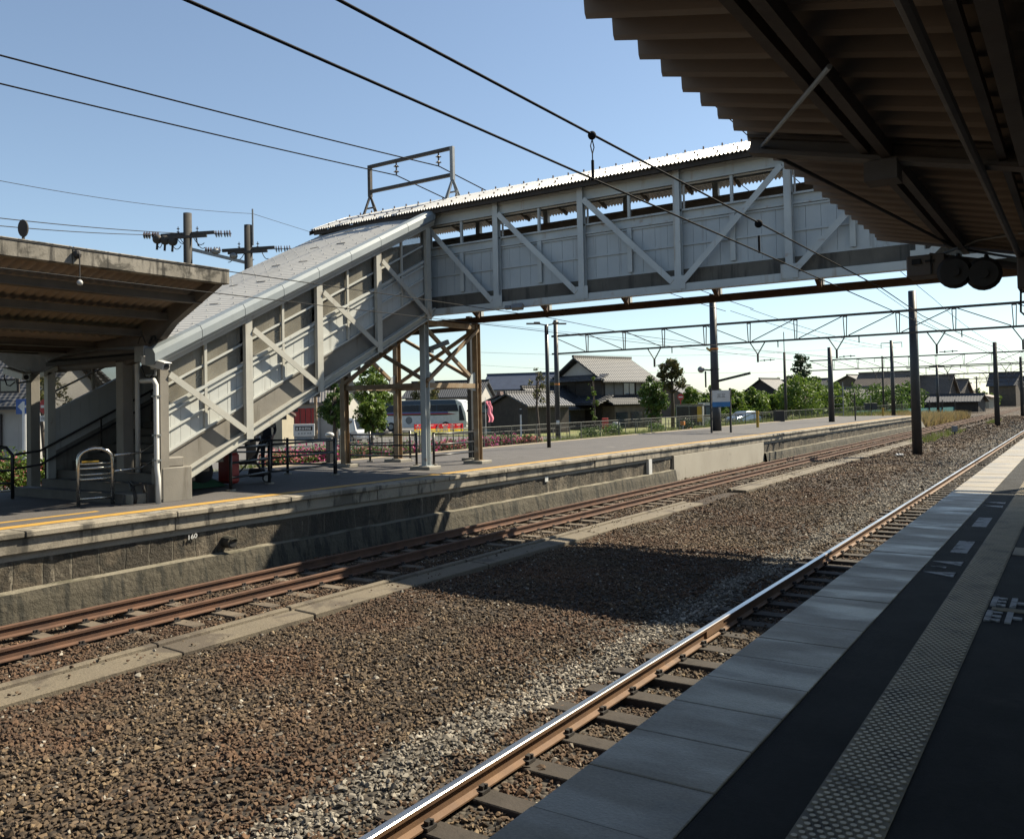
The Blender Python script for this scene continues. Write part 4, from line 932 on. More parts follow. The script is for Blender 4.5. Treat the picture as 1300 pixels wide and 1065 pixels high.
# stainless hoop barrier with cross bars
t = thing('hoop_barrier', 'stainless steel hoop barrier with cross bars before the steps', 'barrier', (-14.6,8.6,0))
a = Vector((-14.72,8.34,0)); b = Vector((-14.53,8.86,0)); u = (b-a); up = Vector((0,0,1))
MB().tube([a, a+up*.82]+[a+u*(.5-.5*math.cos(k*PI/8))+up*(.82+.19*math.sin(k*PI/8)) for k in range(1, 8)]+[b+up*.82, b], .033, 10).build('hoop', M['steel'], t, smooth=True)
for z, r in ((.74,.018),(.66,.026),(.55,.018),(.47,.026),(.13,.026)): MB().tube([a+up*z, b+up*z], r, 8).build('cross_bar', M['steel'], t, smooth=True)
MB().tube([a+u*.1+up*.775, a+u*.6+up*.775], .02, 8).build('yellow_sleeve', M['yellow_plain'], t)

# person and stroller in the shade under the stair
def body_mesh(name, joints, edges, rad, root_i, sub=2):
    me = bpy.data.meshes.new(name); me.from_pydata(joints, edges, []); o = bpy.data.objects.new(name, me); COL.objects.link(o)
    sk = o.modifiers.new('skin', 'SKIN'); sk.use_smooth_shade = True
    for i, v in enumerate(me.skin_vertices[0].data):
        v.radius = (rad[i][0], rad[i][1]) if isinstance(rad[i], tuple) else (rad[i], rad[i]); v.use_root = (i == root_i)
    sb = o.modifiers.new('sub', 'SUBSURF'); sb.levels = sb.render_levels = sub
    dg = bpy.context.evaluated_depsgraph_get(); me2 = bpy.data.meshes.new_from_object(o.evaluated_get(dg)); bpy.data.objects.remove(o)
    return me2
def make_person(loc, rot, label, mats):
    J, E, R = [], [], []
    def j(p, r, parent=None):
        J.append(p); R.append(r); i = len(J)-1
        if parent is not None: E.append((parent, i))
        return i
    pel = j((0,0,.90), (.135,.10)); waist = j((0,.0,1.06), (.125,.095), pel); chest = j((0,.01,1.25), (.15,.105), waist); nk0 = j((0,.015,1.41), (.075,.07), chest)
    nk = j((0,.0,1.46), .052, nk0); h0 = j((0,-.02,1.53), (.068,.082), nk); h1 = j((0,-.02,1.60), (.076,.095), h0); j((0,-.01,1.67), (.06,.075), h1)
    for s in (-1, 1):
        hip = j((s*.09,0,.84), .088, pel); kn = j((s*.10,-.02-.03*(s>0),.48), .058, hip); an = j((s*.105,.02,.09), .038, kn); j((s*.115,-.14,.035), (.042,.028), an)
        sh = j((s*.17,.01,1.37), .058, chest); el = j((s*.22,.03,1.10), .042, sh); wr = j((s*.20,-.17,.95), .027, el)
        pm_ = j((s*.195,-.235,.93), (.03,.016), wr)
        for k in range(4):
            f0 = j((s*(.172+.016*k),-.285,.922-.004*abs(k-1)), .0085, pm_); f1 = j((s*(.172+.015*k),-.315+.006*abs(k-1.5),.905), .0078, f0); j((s*(.174+.014*k),-.325+.008*abs(k-1.5),.882), .007, f1)
        t0 = j((s*.168,-.235,.915), .010, wr); j((s*.155,-.275,.90), .0085, t0)
    me = body_mesh('person', J, E, R, 0)
    c, s_ = math.cos(rot), math.sin(rot)
    co = np.empty(len(me.vertices)*3, np.float32); me.vertices.foreach_get('co', co); co = co.reshape(-1, 3)
    for m in mats: me.materials.append(m)
    for p in me.polygons:
        z = p.center.z; x = abs(p.center.x); y = p.center.y
        mi = 0 if (z < .06 or (z < .1 and y < -.03)) else 1 if (z < .93 and x < .165) else 3 if (z > 1.45 or (y < -.14 and z < 1.02)) else 2
        p.material_index = mi
    o = bpy.data.objects.new('person', me); COL.objects.link(o); o.location = loc; o.rotation_euler = (0,0,rot); tag(o, label, 'person')
    ROOT[o.name] = Vector((0,0,0))
    hb_ = MB(); hb_.ball((0,.015,1.635), .098, 14, 10, sc=(.9,1.08,1.0)); hb_.v = [(x, max(y, -.06 if z > 1.66 else -.005), max(z, 1.50)) for x, y, z in hb_.v]; hb_.build('hair', M['hair'], o, smooth=True)
    f = MB(); f.prism([(-.012,-.095),(.012,-.095),(0,-.135)], 2, 1.565, 1.585); f.build('nose', M['skin'], o)
    for sx in (-1, 1): e = MB(); e.ball((sx*.03,-.098,1.60), .011, 8, 6); e.build('eye', M['white'], o, smooth=True); e = MB(); e.ball((sx*.083,-.01,1.58), .022, 8, 6, sc=(.4,.8,1.2)); e.build('ear', M['skin'], o, smooth=True)
    e = MB(); e.box(-.025,.025,-.104,-.096,1.535,1.543); e.build('mouth', M['red'], o)
    return o
make_person(tuple(P(339,600)), .7, 'person in dark clothes standing in shade behind the stroller', [M['black_cloth'], M['denim'], M['denim'], M['skin']])
def stroller(loc, rot):
    t = thing('stroller', 'dark folding stroller with small white rimmed wheels under stairs', 'stroller', loc)
    def T(p): c, s = math.cos(rot), math.sin(rot); return Vector((loc[0]+p[0]*c-p[1]*s, loc[1]+p[0]*s+p[1]*c, loc[2]+p[2]))
    for sx in (-.22, .22):
        MB().tube([T((sx,-.38,.12)), T((sx,.10,.62)), T((sx,.34,1.0)), T((sx,.42,1.03))], .014, 8).build('frame_tube', M['dark_steel'], t)
        MB().tube([T((sx,.34,.12)), T((sx,.02,.55))], .014, 8).build('frame_tube', M['dark_steel'], t)
    MB().tube([T((-.22,.42,1.03)), T((.22,.42,1.03))], .017, 8).build('handle', M['rubber'], t)
    mb = MB(); mb.obox(T((0,-.08,.46)), T((.2,0,0))-T((0,0,0)), T((0,.18,.02))-T((0,0,0)), T((0,0,.03))-T((0,0,0))); mb.obox(T((0,.14,.68)), T((.2,0,0))-T((0,0,0)), T((0,.03,.0))-T((0,0,0)), T((0,.07,.24))-T((0,0,0))); mb.build('seat', M['black_cloth'], t, bevel=.02)
    hood = MB(); nU, nV = 10, 6
    hood.grid(lambda u, v: T((-.22+.44*v, .20-.34*math.sin(u*PI*.55)*(.8+.2*math.sin(v*PI)), .84+.16*math.cos(u*PI*.55)*(.7+.3*math.sin(v*PI)))), nU, nV); hood.build('hood', M['black_cloth'], t, smooth=True)
    mb = MB(); mb.obox(T((0,.12,.22)), T((.19,0,0))-T((0,0,0)), T((0,.18,0))-T((0,0,0)), Vector((0,0,.09))); mb.build('basket', M['black_cloth'], t, bevel=.03)
    for sx in (-.25, .25):
        for y in (-.38, .34):
            ax = (T((1,0,0))-T((0,0,0)))*.018; c = T((sx, y, .10))
            w_ = MB(); w_.tube([c-ax, c+ax], .10, 18); wh = w_.build('wheel', M['rubber'], t)
            w_ = MB(); w_.tube([c-ax*1.15, c+ax*1.15], .068, 16); w_.build('rim', M['white'], wh)
stroller((-15.75,12.95,0), -.72)
t = thing('suitcase', 'upright red suitcase in shade beside the stroller', 'suitcase', (-15.5,12.1,0))
mb = MB(); mb.box(-15.72,-15.28,12.0,12.28,.06,.72); mb.build('shell', M['red'], t, bevel=.05)
MB().tube([(-15.62,12.14,.72),(-15.62,12.14,1.0),(-15.38,12.14,1.0),(-15.38,12.14,.72)], .011, 6).build('handle', M['dark_steel'], t)
for x in (-15.65,-15.35):
    mb = MB(); mb.tube([(x-.02,12.08,.035),(x+.02,12.08,.035)], .036, 10); mb.build('wheel', M['rubber'], t)
mb = MB(); mb.ball((-15.75,11.45,.36), .44, 14, 10, sc=(.9,.85,.85)); mb.v = [(x, y, max(z, 0)) for x, y, z in mb.v]
t = thing('black_bag', 'big round black bag lying on the platform under stairs', 'bag', (-15.75,11.45,0)); mb.build('bag_body', M['black_cloth'], t, smooth=True)
MB().tube([(-15.95,11.3,.68),(-15.85,11.28,.84),(-15.6,11.3,.84),(-15.5,11.34,.68)], .018, 6).build('handle', M['black_cloth'], t)
mb = MB(); mb.grid(lambda u, v: (-16.9+1.5*u, 10.55+1.5*v, .02+.42*max(0, math.sin(u*PI))**.6*max(0, math.sin(v*PI))**.6+.05*math.sin(u*17+v*5)*math.sin(u*PI)*math.sin(v*PI)), 24, 24)
tag(mb.build('tarpaulin', M['green_cloth'], smooth=True), 'crumpled dark green tarpaulin heaped under the staircase', 'tarpaulin')

# lamp with two heads, tall poles on the platform
p = P(697,568); z1 = at(694,412,y=p.y).z
t = thing('platform_lamp', 'black platform lamp post with two flat lamp heads', 'lamp post', (p.x,p.y,0))
MB().tube([(p.x,p.y,-.01),(p.x,p.y,z1)], .075, 12).build('pole', M['black_paint'], t, smooth=True)
for s, q in ((-1, at(668,414,d=29.5)), (1, at(718,410,d=31.5))):
    q = Vector((p.x,p.y,z1))+(RIGHT*s*.62)+Vector((0,0,.03)); c = Vector((p.x,p.y,z1-.03))
    MB().tube([c, q-RIGHT*s*.3], .025, 6).build('arm', M['black_paint'], t)
    mb = MB(); f = RIGHT.cross(Vector((0,0,1))).normalized(); mb.obox(q-RIGHT*s*.12, RIGHT*.27, f*.14, Vector((0,0,.02))); mb.obox(q-RIGHT*s*.26+Vector((0,0,.035)), RIGHT*.12, f*.08, Vector((0,0,.03))); mb.build('lamp_head', M['dark_steel'], t, bevel=.012)
p = P(599,584)
t = thing('dark_post', 'thin dark steel post rising behind the right trestle leg', 'post', (p.x,p.y,0))
MB().bar((p.x,p.y,-.01),(p.x,p.y,4.35),.14,.14).build('shaft', M['pole_dark'], t)
MB().box(p.x-.22,p.x+.22,p.y-.22,p.y+.22,-.01,.07).build('footing', M['concrete'], t)
p = P(419,587)
t = thing('bollard_lamp', 'dark square bollard with pale top by the azaleas', 'bollard', (p.x,p.y,0))
MB().box(p.x-.09,p.x+.09,p.y-.09,p.y+.09,-.2,.74).build('shaft', M['black_paint'], t, bevel=.01)
mb = MB(); mb.ball((p.x,p.y,.84), .12, 10, 6, sc=(1.3,1,.7)); mb.build('top', M['white'], t, smooth=True)

# station name board
p = P(928,549); q = P(912,549.5)
t = thing('name_board', 'station name board with white upper half and blue band', 'sign', (p.x,p.y,0))
for e in (p, p+Vector((-1.55,-.55,0))*.0+(RIGHT*-1.0)): MB().bar((e.x,e.y,-.01),(e.x,e.y,2.30),.09,.09).build('post', M['dark_steel'], t)
f = RIGHT.cross(Vector((0,0,1))).normalized(); cb = p-RIGHT*.48+Vector((0,0,1.80)); cb.z = 1.72
cb2 = Vector((cb.x,cb.y,0))+f*.06; f.z = 0
if (EYE-cb).dot(f) < 0: f = -f
hR = Vector((RIGHT.x,RIGHT.y,0)).normalized()
cb2 = Vector((cb.x,cb.y,0))+f*.07
mb = MB(); mb.obox(cb2+Vector((0,0,1.90)), hR*.46, f*.02, Vector((0,0,.30))); mb.build('white_panel', M['white'], t)
mb = MB(); mb.obox(cb2+Vector((0,0,1.47)), hR*.46, f*.02, Vector((0,0,.13))); mb.build('blue_band', M['blue_band'], t)
text_mb('三三', .22, lambda u, v, w_: cb2+Vector((0,0,1.90))+hR*u+Vector((0,0,v))+f*(.024+w_), .004, .004).build('board_text', M['black_paint'], t)
def stake(px, py, h, mat, name, label, cat, r=.05, base_z=0.0, d=None, top=None):
    p = at(px, py, z=base_z) if d is None else at(px, py, d=d)
    mb = MB(); mb.tube([p-Vector((0,0,.02)), p+Vector((0,0,h*.8)), p+Vector((0,0,h*.82)), p+Vector((0,0,h))], [r,r,r*1.25,r*1.1], 10)
    o = mb.build(name, mat, origin=p); tag(o, label, cat); return o
stake(962,542.5,1.0,M['yellow_plain'],'marker_post','yellow marker post at platform back edge beside white car','post', .085)
stake(1121,528,.75,M['yellow_plain'],'marker_post','yellow marker post near the far platform end','post', .1)
for px, py, h, lab in ((875,556,.9,'orange topped grey marker stake before the storage shed'),(867,548,.5,'low orange marker box in the grass by tree')):
    p = at(px, py, x=-20.1); o = MB(); o.tube([(p.x,p.y,-.4),(p.x,p.y,p.z+.4)], .05, 8); t = thing('marker_stake', lab, 'stake', (p.x,p.y,-.4)); o.build('stem', M['galv'], t)
    mb = MB(); mb.box(p.x-.12,p.x+.12,p.y-.1,p.y+.1,p.z+.4,p.z+.62); mb.build('cap', M['orange'], t, bevel=.01)
p = P(1086,534); t = thing('sign_post', 'thin dark sign post standing on the far platform end', 'post', p)
MB().tube([p-Vector((0,0,.02)), p+Vector((0,0,2.0))], .05, 8).build('shaft', M['dark_steel'], t)

# ================================================================= WIRES, POLES, GANTRIES
def sag(p, q, s, n=24): 
    p, q = Vector(p), Vector(q); return [p.lerp(q, i/n)+Vector((0,0,-4*s*(i/n)*(1-i/n))) for i in range(n+1)]
def wire(name, label, pts, r=.011, mat='wire', cat='wire', group=None):
    o = MB().tube(pts, r, 6).build(name, M[mat], origin=pts[0]); return tag(o, label, cat, group)
for (x, nm) in ((-3.2, 'nearer track'), (-10.85, 'farther rusted track')):
    pts = [(x, y, 3.755-.02*((y-14)/40)) for y in (-12, 6, 18)]+[(x, y, 3.70+.25*(2*((y-46)/45%1)-1)**2-.1) for y in range(23, 170, 6)]
    wire('overhead_wire', f'upper catenary wire strung along above the {nm}', pts, .010 if x > -5 else .008, 'wire' if x > -5 else 'wire_grey')
    wire('overhead_wire', f'lower contact wire strung level above the {nm}', [(x-.0, y, 3.40) for y in (-12, 20, 60, 170)], .0085 if x > -5 else .0075, 'wire' if x > -5 else 'wire_grey')
t = thing('wire_dropper', 'dark clamp with looped dropper on the wire before bridge roof', 'dropper', (-3.2,6.05,3.4))
mb = MB(); mb.ball((-3.2,6.05,3.75), .035, 10, 8); mb.build('clamp', M['wire'], t, smooth=True)
MB().tube([(-3.2,6.05,3.72),(-3.2,6.08,3.66),(-3.2,6.05,3.60),(-3.2,6.05,3.41)], .005, 5).build('loop', M['wire_grey'], t); MB().tube([(-3.2,6.05,3.72),(-3.2,6.02,3.66),(-3.2,6.05,3.60)], .005, 5).build('loop', M['wire_grey'], t)
MB().tube([(-3.2,6.05,3.55),(-3.2,6.05,3.39)], .012, 6).build('rod', M['wire'], t)
t = thing('wire_dropper', 'small clamp and short rod on wires before bridge panels', 'dropper', (-3.2,10.29,3.4))
mb = MB(); mb.ball((-3.2,10.29,3.745), .05, 10, 8); mb.build('clamp', M['wire'], t, smooth=True)
MB().tube([(-3.2,10.29,3.60),(-3.2,10.29,3.39)], .014, 6).build('rod', M['wire'], t)
for (x, y0z, nm) in ((-14.72, 7.50, 'right'), (-16.27, 7.58, 'left')):
    wire('feeder_wire', f'thick feeder wire hung from {nm} insulator of the roof frame', sag((x,2.0,7.32 if x > -15 else 7.42),(x,18.7,8.32),.06)+sag((x,18.7,8.32),(x,46,6.6),.3)[1:], .016)
def bracketV(mb, x, y, z0, z1):
    mb.bar((x-.42,y,z0),(x,y,z0-(z0-z1)*.62),.05,.05); mb.bar((x+.42,y,z0),(x,y,z0-(z0-z1)*.62),.05,.05); mb.bar((x,y,z0-(z0-z1)*.6),(x,y,z1),.09,.09)
def gantry(y, x0, x1, zl, zu, vx, label, posts, detail=True):
    t = thing('wire_gantry', label, 'gantry', (x0,y,zl), 'lattice gantries spanning the tracks')
    MB().bar((x0,y,zu),(x1,y,zu),.10,.12).build('upper_chord', M['gantry'], t); MB().bar((x0,y,zl),(x1,y,zl),.09,.10).build('lower_chord', M['gantry'], t)
    n = int((x1-x0)/2.35); w = (x1-x0)/n; dg = MB()
    for k in range(1, n):
        x = x0+w*k; mb = MB(); mb.bar((x-.05,y,zl+.05),(x-.09,y,zu-.05),.04,.05); mb.bar((x+.05,y,zl+.05),(x+.09,y,zu-.05),.04,.05); mb.bar((x-.09,y,zu-.08),(x+.09,y,zu-.08),.03,.05)
        mb.build('lattice_upright', M['gantry'], t)
    for k in range(n):
        a, b = (x0+w*k+.15, x0+w*(k+1)-.15); up = (k % 9) < 5
        dg.bar((a,y,zu-.06 if up else zl+.06),(b,y,zl+.06 if up else zu-.06),.045,.045)
    dg.build('lattice_diagonal', M['gantry'], t)
    for x in vx:
        mb = MB(); bracketV(mb, x, y, zl, zl-1.1); mb.build('drop_bracket', M['gantry'], t)
        if detail: insulator((x+.1,y,zl-1.02),(x+.9,y,zl-1.0), t, M['insul'], 2, .07)
    for x in [v+1.1 for v in vx]:
        MB().tube([(x,y,zl),(x,y,zl-.35)], .03, 6).build('hanger', M['gantry'], t)
    return t
gantry(46, -27.5, 5.0, 4.80, 5.90, (-20.6,-14.55,-10.45,-5.8,-2.2), 'nearest lattice gantry carried by the thick dark platform pole', None)
gantry(91, -23.4, 5.0, 4.62, 5.64, (-17,-10.6,-5.8), 'second lattice gantry seen under the nearest one', None)
gantry(131, -20.5, 5.0, 4.7, 5.75, (-15,-10.6,-5.8), 'third lattice gantry down the line', None)
gantry(172, -20, 5.0, 4.7, 5.75, (-15,-10.6,-5.8), 'fourth lattice gantry down the line', None, False)
gantry(215, -20, 5.0, 4.7, 5.75, (-10.6,-5.8), 'fifth lattice gantry, faint in the distance', None, False)
gantry(262, -20, 5.0, 4.7, 5.75, (-10.6,-5.8), 'farthest lattice gantry, tiny near the vanishing point', None, False)
def pole(label, x, y, z0, z1, r0, r1, mat, extras=None, group='poles carrying the overhead wires'):
    t = thing('wire_pole', label, 'pole', (x,y,z0), group)
    MB().tube([(x,y,z0-.05),(x,y,z1)], [r0,r1], 14).build('shaft', M[mat], t, smooth=True)
    if extras: extras(t, x, y, z0, z1)
    return t
def ext905(t, x, y, z0, z1):
    mb = MB(); mb.tube([(x,y,z0-.02),(x,y,z0+2.0)], [.30,.27], 14); mb.build('sleeve', M['pole_dark'], t, smooth=True)
    for z in (.6,1.3,2.0,3.4): mb = MB(); mb.tube([(x,y,z),(x,y,z+.03)], .31 if z < 2 else .27, 14); mb.build('band', M['dark_steel'], t)
    MB().bar((x+.15,y,2.75),(x+2.1,y-.25,3.12),.05,.13).build('bracket_arm', M['dark_steel'], t)
    c = Vector((x,y,3.4))-RIGHT*.75
    mb = MB(); mb.ball(c, .2, 10, 8, sc=(1,1,.9)); mb.build('speaker', M['galv'], t, smooth=True); MB().bar(c,(x,y,3.35),.06,.08).build('speaker_arm', M['dark_steel'], t)
    mb = MB(); mb.bar(c+Vector((.25,0,-.1)), c+Vector((.25,0,-1.0)), .07, .07); mb.build('cable_box', M['dark_steel'], t)
    mb = MB(); mb.bar((x-.35,y-.2,4.62),(x-.1,y-.3,4.42),.09,.09); mb.build('yellow_guard', M['yellow_plain'], t); mb = MB(); mb.tube([(x,y,4.5),(x,y,4.6)], .245, 12); mb.build('red_band', M['orange'], t)
    mb = MB(); mb.obox(Vector((x,y,2.05))-FWD*.30-RIGHT*.05, RIGHT*.07, FWD*.01, Vector((0,0,.12))); mb.build('number_plate', M['white'], t)
pole('thick dark pole on the platform carrying the nearest gantry', -17.0, 46, 0, 7.6, .25, .19, 'pole_dark', ext905)
def ext706(t, x, y, z0, z1):
    mb = MB(); mb.tube([(x,y,2.85),(x,y,2.97)], .165, 12); mb.build('red_band', M['orange'], t)
    mb = MB(); mb.obox(Vector((x,y,.55))-FWD*.18, RIGHT*.10, FWD*.01, Vector((0,0,.12))); mb.build('number_plate', M['white'], t)
pole('slim dark pole beside the house, left end of nearest gantry', -27.2, 46, -.95, 6.9, .17, .14, 'pole_dark', ext706)
pole('grey dark pole standing alone in the ballast between tracks', -6.9, 46.6, -1.25, 6.92, .235, .19, 'pole_dark')
pole('second pole in the ballast between the tracks', -6.62, 91, -1.25, 6.6, .24, .17, 'pole_conc')
pole('third pole in the ballast, at the right frame edge', -6.62, 131, -1.25, 6.7, .22, .16, 'pole_conc')
p = P(1056,535.5); pole('slim dark pole on the platform right of the green trees', p.x, p.y, 0, at(1053,441,y=p.y).z, .21, .15, 'pole_dark')
def extT(t, x, y, z0, z1):
    MB().bar((x-.95,y,z1-.25),(x+.95,y,z1-.25),.07,.07).build('cross_arm', M['gantry'], t)
    for s in (-.95,.95): MB().tube([(x+s,y,z1-.25),(x+s,y,z1-.75)], .03, 6).build('hanger', M['gantry'], t)
pole('pole with a wide cross arm at the platform end', -15.5, 91, -.95, 7.3, .2, .15, 'pole_dark', extT)
pole('dark pole behind the teal sheeting down the line', -16.6, 131, -.95, 6.1, .2, .15, 'pole_dark', extT)
p = at(998,531,d=72); pole('slim pole with tall rod before the dark conifer', p.x, p.y, -.95, at(997,447,d=72).z, .13, .1, 'pole_conc', lambda t, x, y, z0, z1: MB().tube([(x,y,z1),(x,y,z1+1.7)], .035, 6).build('rod', M['gantry'], t))
p = at(1122,520,d=110); pole('thin pole between the trees near the platform end', p.x, p.y, -.95, at(1122,452,d=110).z, .14, .1, 'pole_conc', extT)
p = at(1241,520,d=170); pole('distant thin pole left of the two storey grey house', p.x, p.y, -.95, at(1241,478,d=170).z, .16, .12, 'pole_conc')
# utility poles at left with cross arms, insulators and a transformer beam
def upole(px, pyt, d, label, rod=None):
    tp = at(px, pyt, d=d); t = thing('utility_pole', label, 'utility pole', (tp.x,tp.y,-.95))
    MB().tube([(tp.x,tp.y,-1.0),tp], [.27,.215], 14).build('shaft', M['pole_conc'], t, smooth=True); return t, tp
t1, p1 = upole(238, 271, 45, 'left concrete utility pole with long wire laden arm')
t2, p2 = upole(315, 286, 46, 'right concrete utility pole with thin rod by stair roof')
MB().tube([p2+Vector((.25,.1,-1.1)), p2+Vector((.25,.1,.85))], .045, 8).build('rod', M['galv'], t2)
ha = Vector((RIGHT.x,RIGHT.y,0)).normalized()
for t, p_, dz, nm in ((t1,p1,-1.15,1),(t2,p2,-1.35,2)):
    MB().bar(p_+Vector((0,0,dz))-ha*1.4, p_+Vector((0,0,dz+.12))+ha*1.4, .15,.16).build('cross_arm', M['gantry'], t)
    MB().bar(p_+Vector((0,0,dz-.18))-ha*1.0+Vector((.1,-.2,0)), p_+Vector((0,0,dz-.1))+ha*1.1+Vector((.1,-.2,0)), .13,.13).build('cross_arm', M['gantry'], t)
    for s in (-1.9, -1.45, 1.4, 1.85): insulator(p_+ha*s+Vector((0,0,dz+.02)), p_+ha*(s+.45*(1 if s > 0 else -1))+Vector((0,0,dz+.04)), t, M['insul'], 3, .19)
    for s in (-.5,.5): insulator(p_+ha*s+Vector((0,0,dz+.05)), p_+ha*s+Vector((0,0,dz+.45)), t, M['insul'], 2, .09)
mb = MB(); mb.bar(p1+Vector((0,0,-1.85)), p2+Vector((0,0,-2.05)), .12,.16); mb.bar(p1+Vector((0,.25,-1.85)), p2+Vector((0,.25,-2.05)), .09,.12); o = mb.build('link_beam', M['galv'], t1)
for s in (.45,.75):
    c = (p1+Vector((0,0,-1.8))).lerp(p2+Vector((0,0,-2.0)), s); mb = MB(); mb.ball(c+Vector((0,0,.14)), .22, 10, 8, sc=(1,1,.8)); mb.build('fuse_pot', M['galv'], t1, smooth=True)
for k, s in enumerate((-1.5,-1.1,-.7)):
    c = p1+ha*s+Vector((0,-.1,-1.35-.06*k)); mb = MB(); mb.ball(c, .25, 10, 8, sc=(1.1,1,1.0)); mb.build('fuse_pot', M['pole_conc'] if k else M['gantry'], t1, smooth=True)
    mb = MB(); mb.tube([c+Vector((0,0,-.1)), c+Vector((-.05,0,-.55))], .06, 8); mb.build('bushing', M['rubber'], t1)
mb = MB()
for k in range(9):
    a = p1+ha*random.uniform(-1.4,1.2)+Vector((0,0,-1.1-.5*random.random())); b = a+ha*random.uniform(-.4,.8)+Vector((0,0,-.1-.5*random.random())); mb.tube(sag(a, b, .25, 8), .022, 5)
for k in range(6):
    a = p2+ha*random.uniform(-1.4,1.4)+Vector((0,0,-1.3)); b = a+ha*random.uniform(-.6,.6)+Vector((0,0,-.5*random.random()-.2)); mb.tube(sag(a, b, .2, 8), .022, 5)
mb.build('jumper_cables', M['rubber'], t1)
wire('power_line', 'topmost thin power line running to the rod of right utility pole', sag(at(-60,218,d=30), p2+Vector((.25,.1,.6)), .25)+sag(p2+Vector((.25,.1,.6)), at(520,330,d=70), .1)[1:], .012, 'wire_grey', 'power line')
wire('power_line', 'middle power line from the left edge to left utility pole', sag(at(-60,270,d=32), p1+Vector((0,0,-1.05))-ha*.3, .1), .02, 'wire_grey', 'power line')
wire('power_line', 'lowest power line at left, ending at the pole insulators', sag(at(-60,281,d=32), p1+Vector((0,0,-1.1))-ha*1.8, .1), .02, 'wire_grey', 'power line')
wire('power_line', 'distant thin wire passing above the bus and house', sag(at(560,404,d=60), at(1330,470,d=120), .6), .012, 'wire_grey', 'power line')
wire('power_line', 'distant thin wire crossing behind the tall platform pole', sag(at(600,447,d=90), at(1100,440,d=130), .8), .016, 'wire_grey', 'power line')
wire('power_line', 'distant thin wire low over the roofs at centre', sag(at(600,463,d=120), at(1060,470,d=150), .8), .016, 'wire_grey', 'power line')
for (z, x, lab) in ((6.9,-15.1,'feeder wire sloping down from bridge to cross arm pole'),(6.9,-16.2,'second feeder wire reaching the cross arm pole')):
    wire('feeder_wire', lab, sag((x+.2,46,6.6),(x,91,6.55),.35), .014)
for k, (x, z) in enumerate(((-5.9,6.4),(-7.6,6.4))):
    wire('feeder_wire', ('right','left')[k]+' feeder wire linking the poles in the ballast', sag((x,14 if k == 0 else 22,7.6),(x,46.6,z),.1)+sag((x,46.6,z),(x,91,z-.2),.4)[1:]+sag((x,91,z-.2),(x,131,z),.4)[1:], .012)

# ================================================================= PLATFORM BACK FENCE
def fence(label, pts, h, z0, step=2.0, mat='galv', wires=True):
    t = thing('mesh_fence', label, 'fence', (pts[0][0],pts[0][1],z0))
    n = 0
    for a, b in zip(pts[:-1], pts[1:]):
        A, B = Vector((a[0],a[1],z0)), Vector((b[0],b[1],z0)); L = (B-A).length; k = max(1, int(L/step)); mb = MB(); rl = MB()
        for i in range(k+1):
            p = A.lerp(B, i/k)
            if n < 95: MB().tube([p, p+Vector((0,0,h))], .024 if wires else .03, 6).build('post', M[mat], t); n += 1
        for z in (h-.02, .08): rl.tube([A+Vector((0,0,z)), B+Vector((0,0,z))], .016 if z > .5 else .01, 6)
        if wires:
            for i in range(int(L/.16)): p = A.lerp(B, (i+.5)*.16/L); rl.bar(p+Vector((0,0,.06)), p+Vector((0,0,h)), .005, .005)
            for z in np.arange(.2, h, .17): rl.bar(A+Vector((0,0,z)), B+Vector((0,0,z)), .005, .005)
        rl.build('mesh_panel', M[mat], t)
    return t
fence('grey wire mesh fence along the back of the far platform', [(-20.0,20),(-20.0,60),(-20.0,128)], 1.15, -.36, 2.0, 'fence_wire')
fence('pale pipe fence across the forecourt before the houses', [(-27.5,24),(-30.5,75),(-31,110)], 1.1, -.95, 2.4, 'fence_wire', False)
t = thing('teal_screen', 'teal sheet screen with dark posts beyond the platform end', 'screen', (-19.5,120,-.95))
a, b = at(1085,527,d=108), at(1212,521,d=128)
mb = MB(); 
for k in range(30):
    p, q = a.lerp(b, k/30), a.lerp(b, (k+1)/30); mb.obox((p+q)/2+Vector((0,0,-.1)), (q-p)*.5, Vector((.012,.012,0)), Vector((0,0,.62)))
mb.build('sheet', M['teal_net'], t)
for k in range(8): p = a.lerp(b, k/7); MB().tube([p+Vector((.05,-.08,-1.2)), p+Vector((.05,-.08,1.6))], .07, 8).build('post', M['dark_steel'], t)
# ================================================================= PLANTS
def leaf_cloud(blobs, n, size, flat=.8, seed=0):
    """many small folded leaf faces filling a set of lumps (centre, radius)"""
    r = np.random.default_rng(seed); B = np.array([(*b[0], b[1]) for b in blobs]); w = B[:,3]**2; w = w/w.sum()
    ix = r.choice(len(B), n, p=w); d = r.normal(size=(n,3)); d /= np.linalg.norm(d, axis=1)[:,None]
    rad = B[ix,3]*np.clip(r.uniform(.2,1.0,n)**.5+r.normal(0,.14,n), .1, 1.5)
    C = B[ix,:3]+d*rad[:,None]*np.array([1,1,flat])
    k = 2.6/max(.25, float(B[:,3].mean())); g = np.sin(C[:,0]*k+1.3*np.sin(C[:,2]*k*.8))+np.sin(C[:,1]*k+1.7+1.1*np.sin(C[:,0]*k*.7))+np.sin(C[:,2]*k*1.1+.6)
    ok = g > -1.05; C, d = C[ok], d[ok]; n = len(C)
    nrm = d*.6+r.normal(size=(n,3))*.7; nrm[:,2] += .35; nrm /= np.linalg.norm(nrm, axis=1)[:,None]
    u = np.cross(nrm, r.normal(size=(n,3))); u /= np.linalg.norm(u, axis=1)[:,None]; v = np.cross(nrm, u)
    s = size*r.uniform(.6,1.4,n)[:,None]
    V = np.stack([C-u*s, C-v*s*.45+nrm*s*.18, C+u*s, C+v*s*.45+nrm*s*.18], 1).reshape(-1,3)
    return V, np.arange(n*4).reshape(n,4)
SEED = [100]
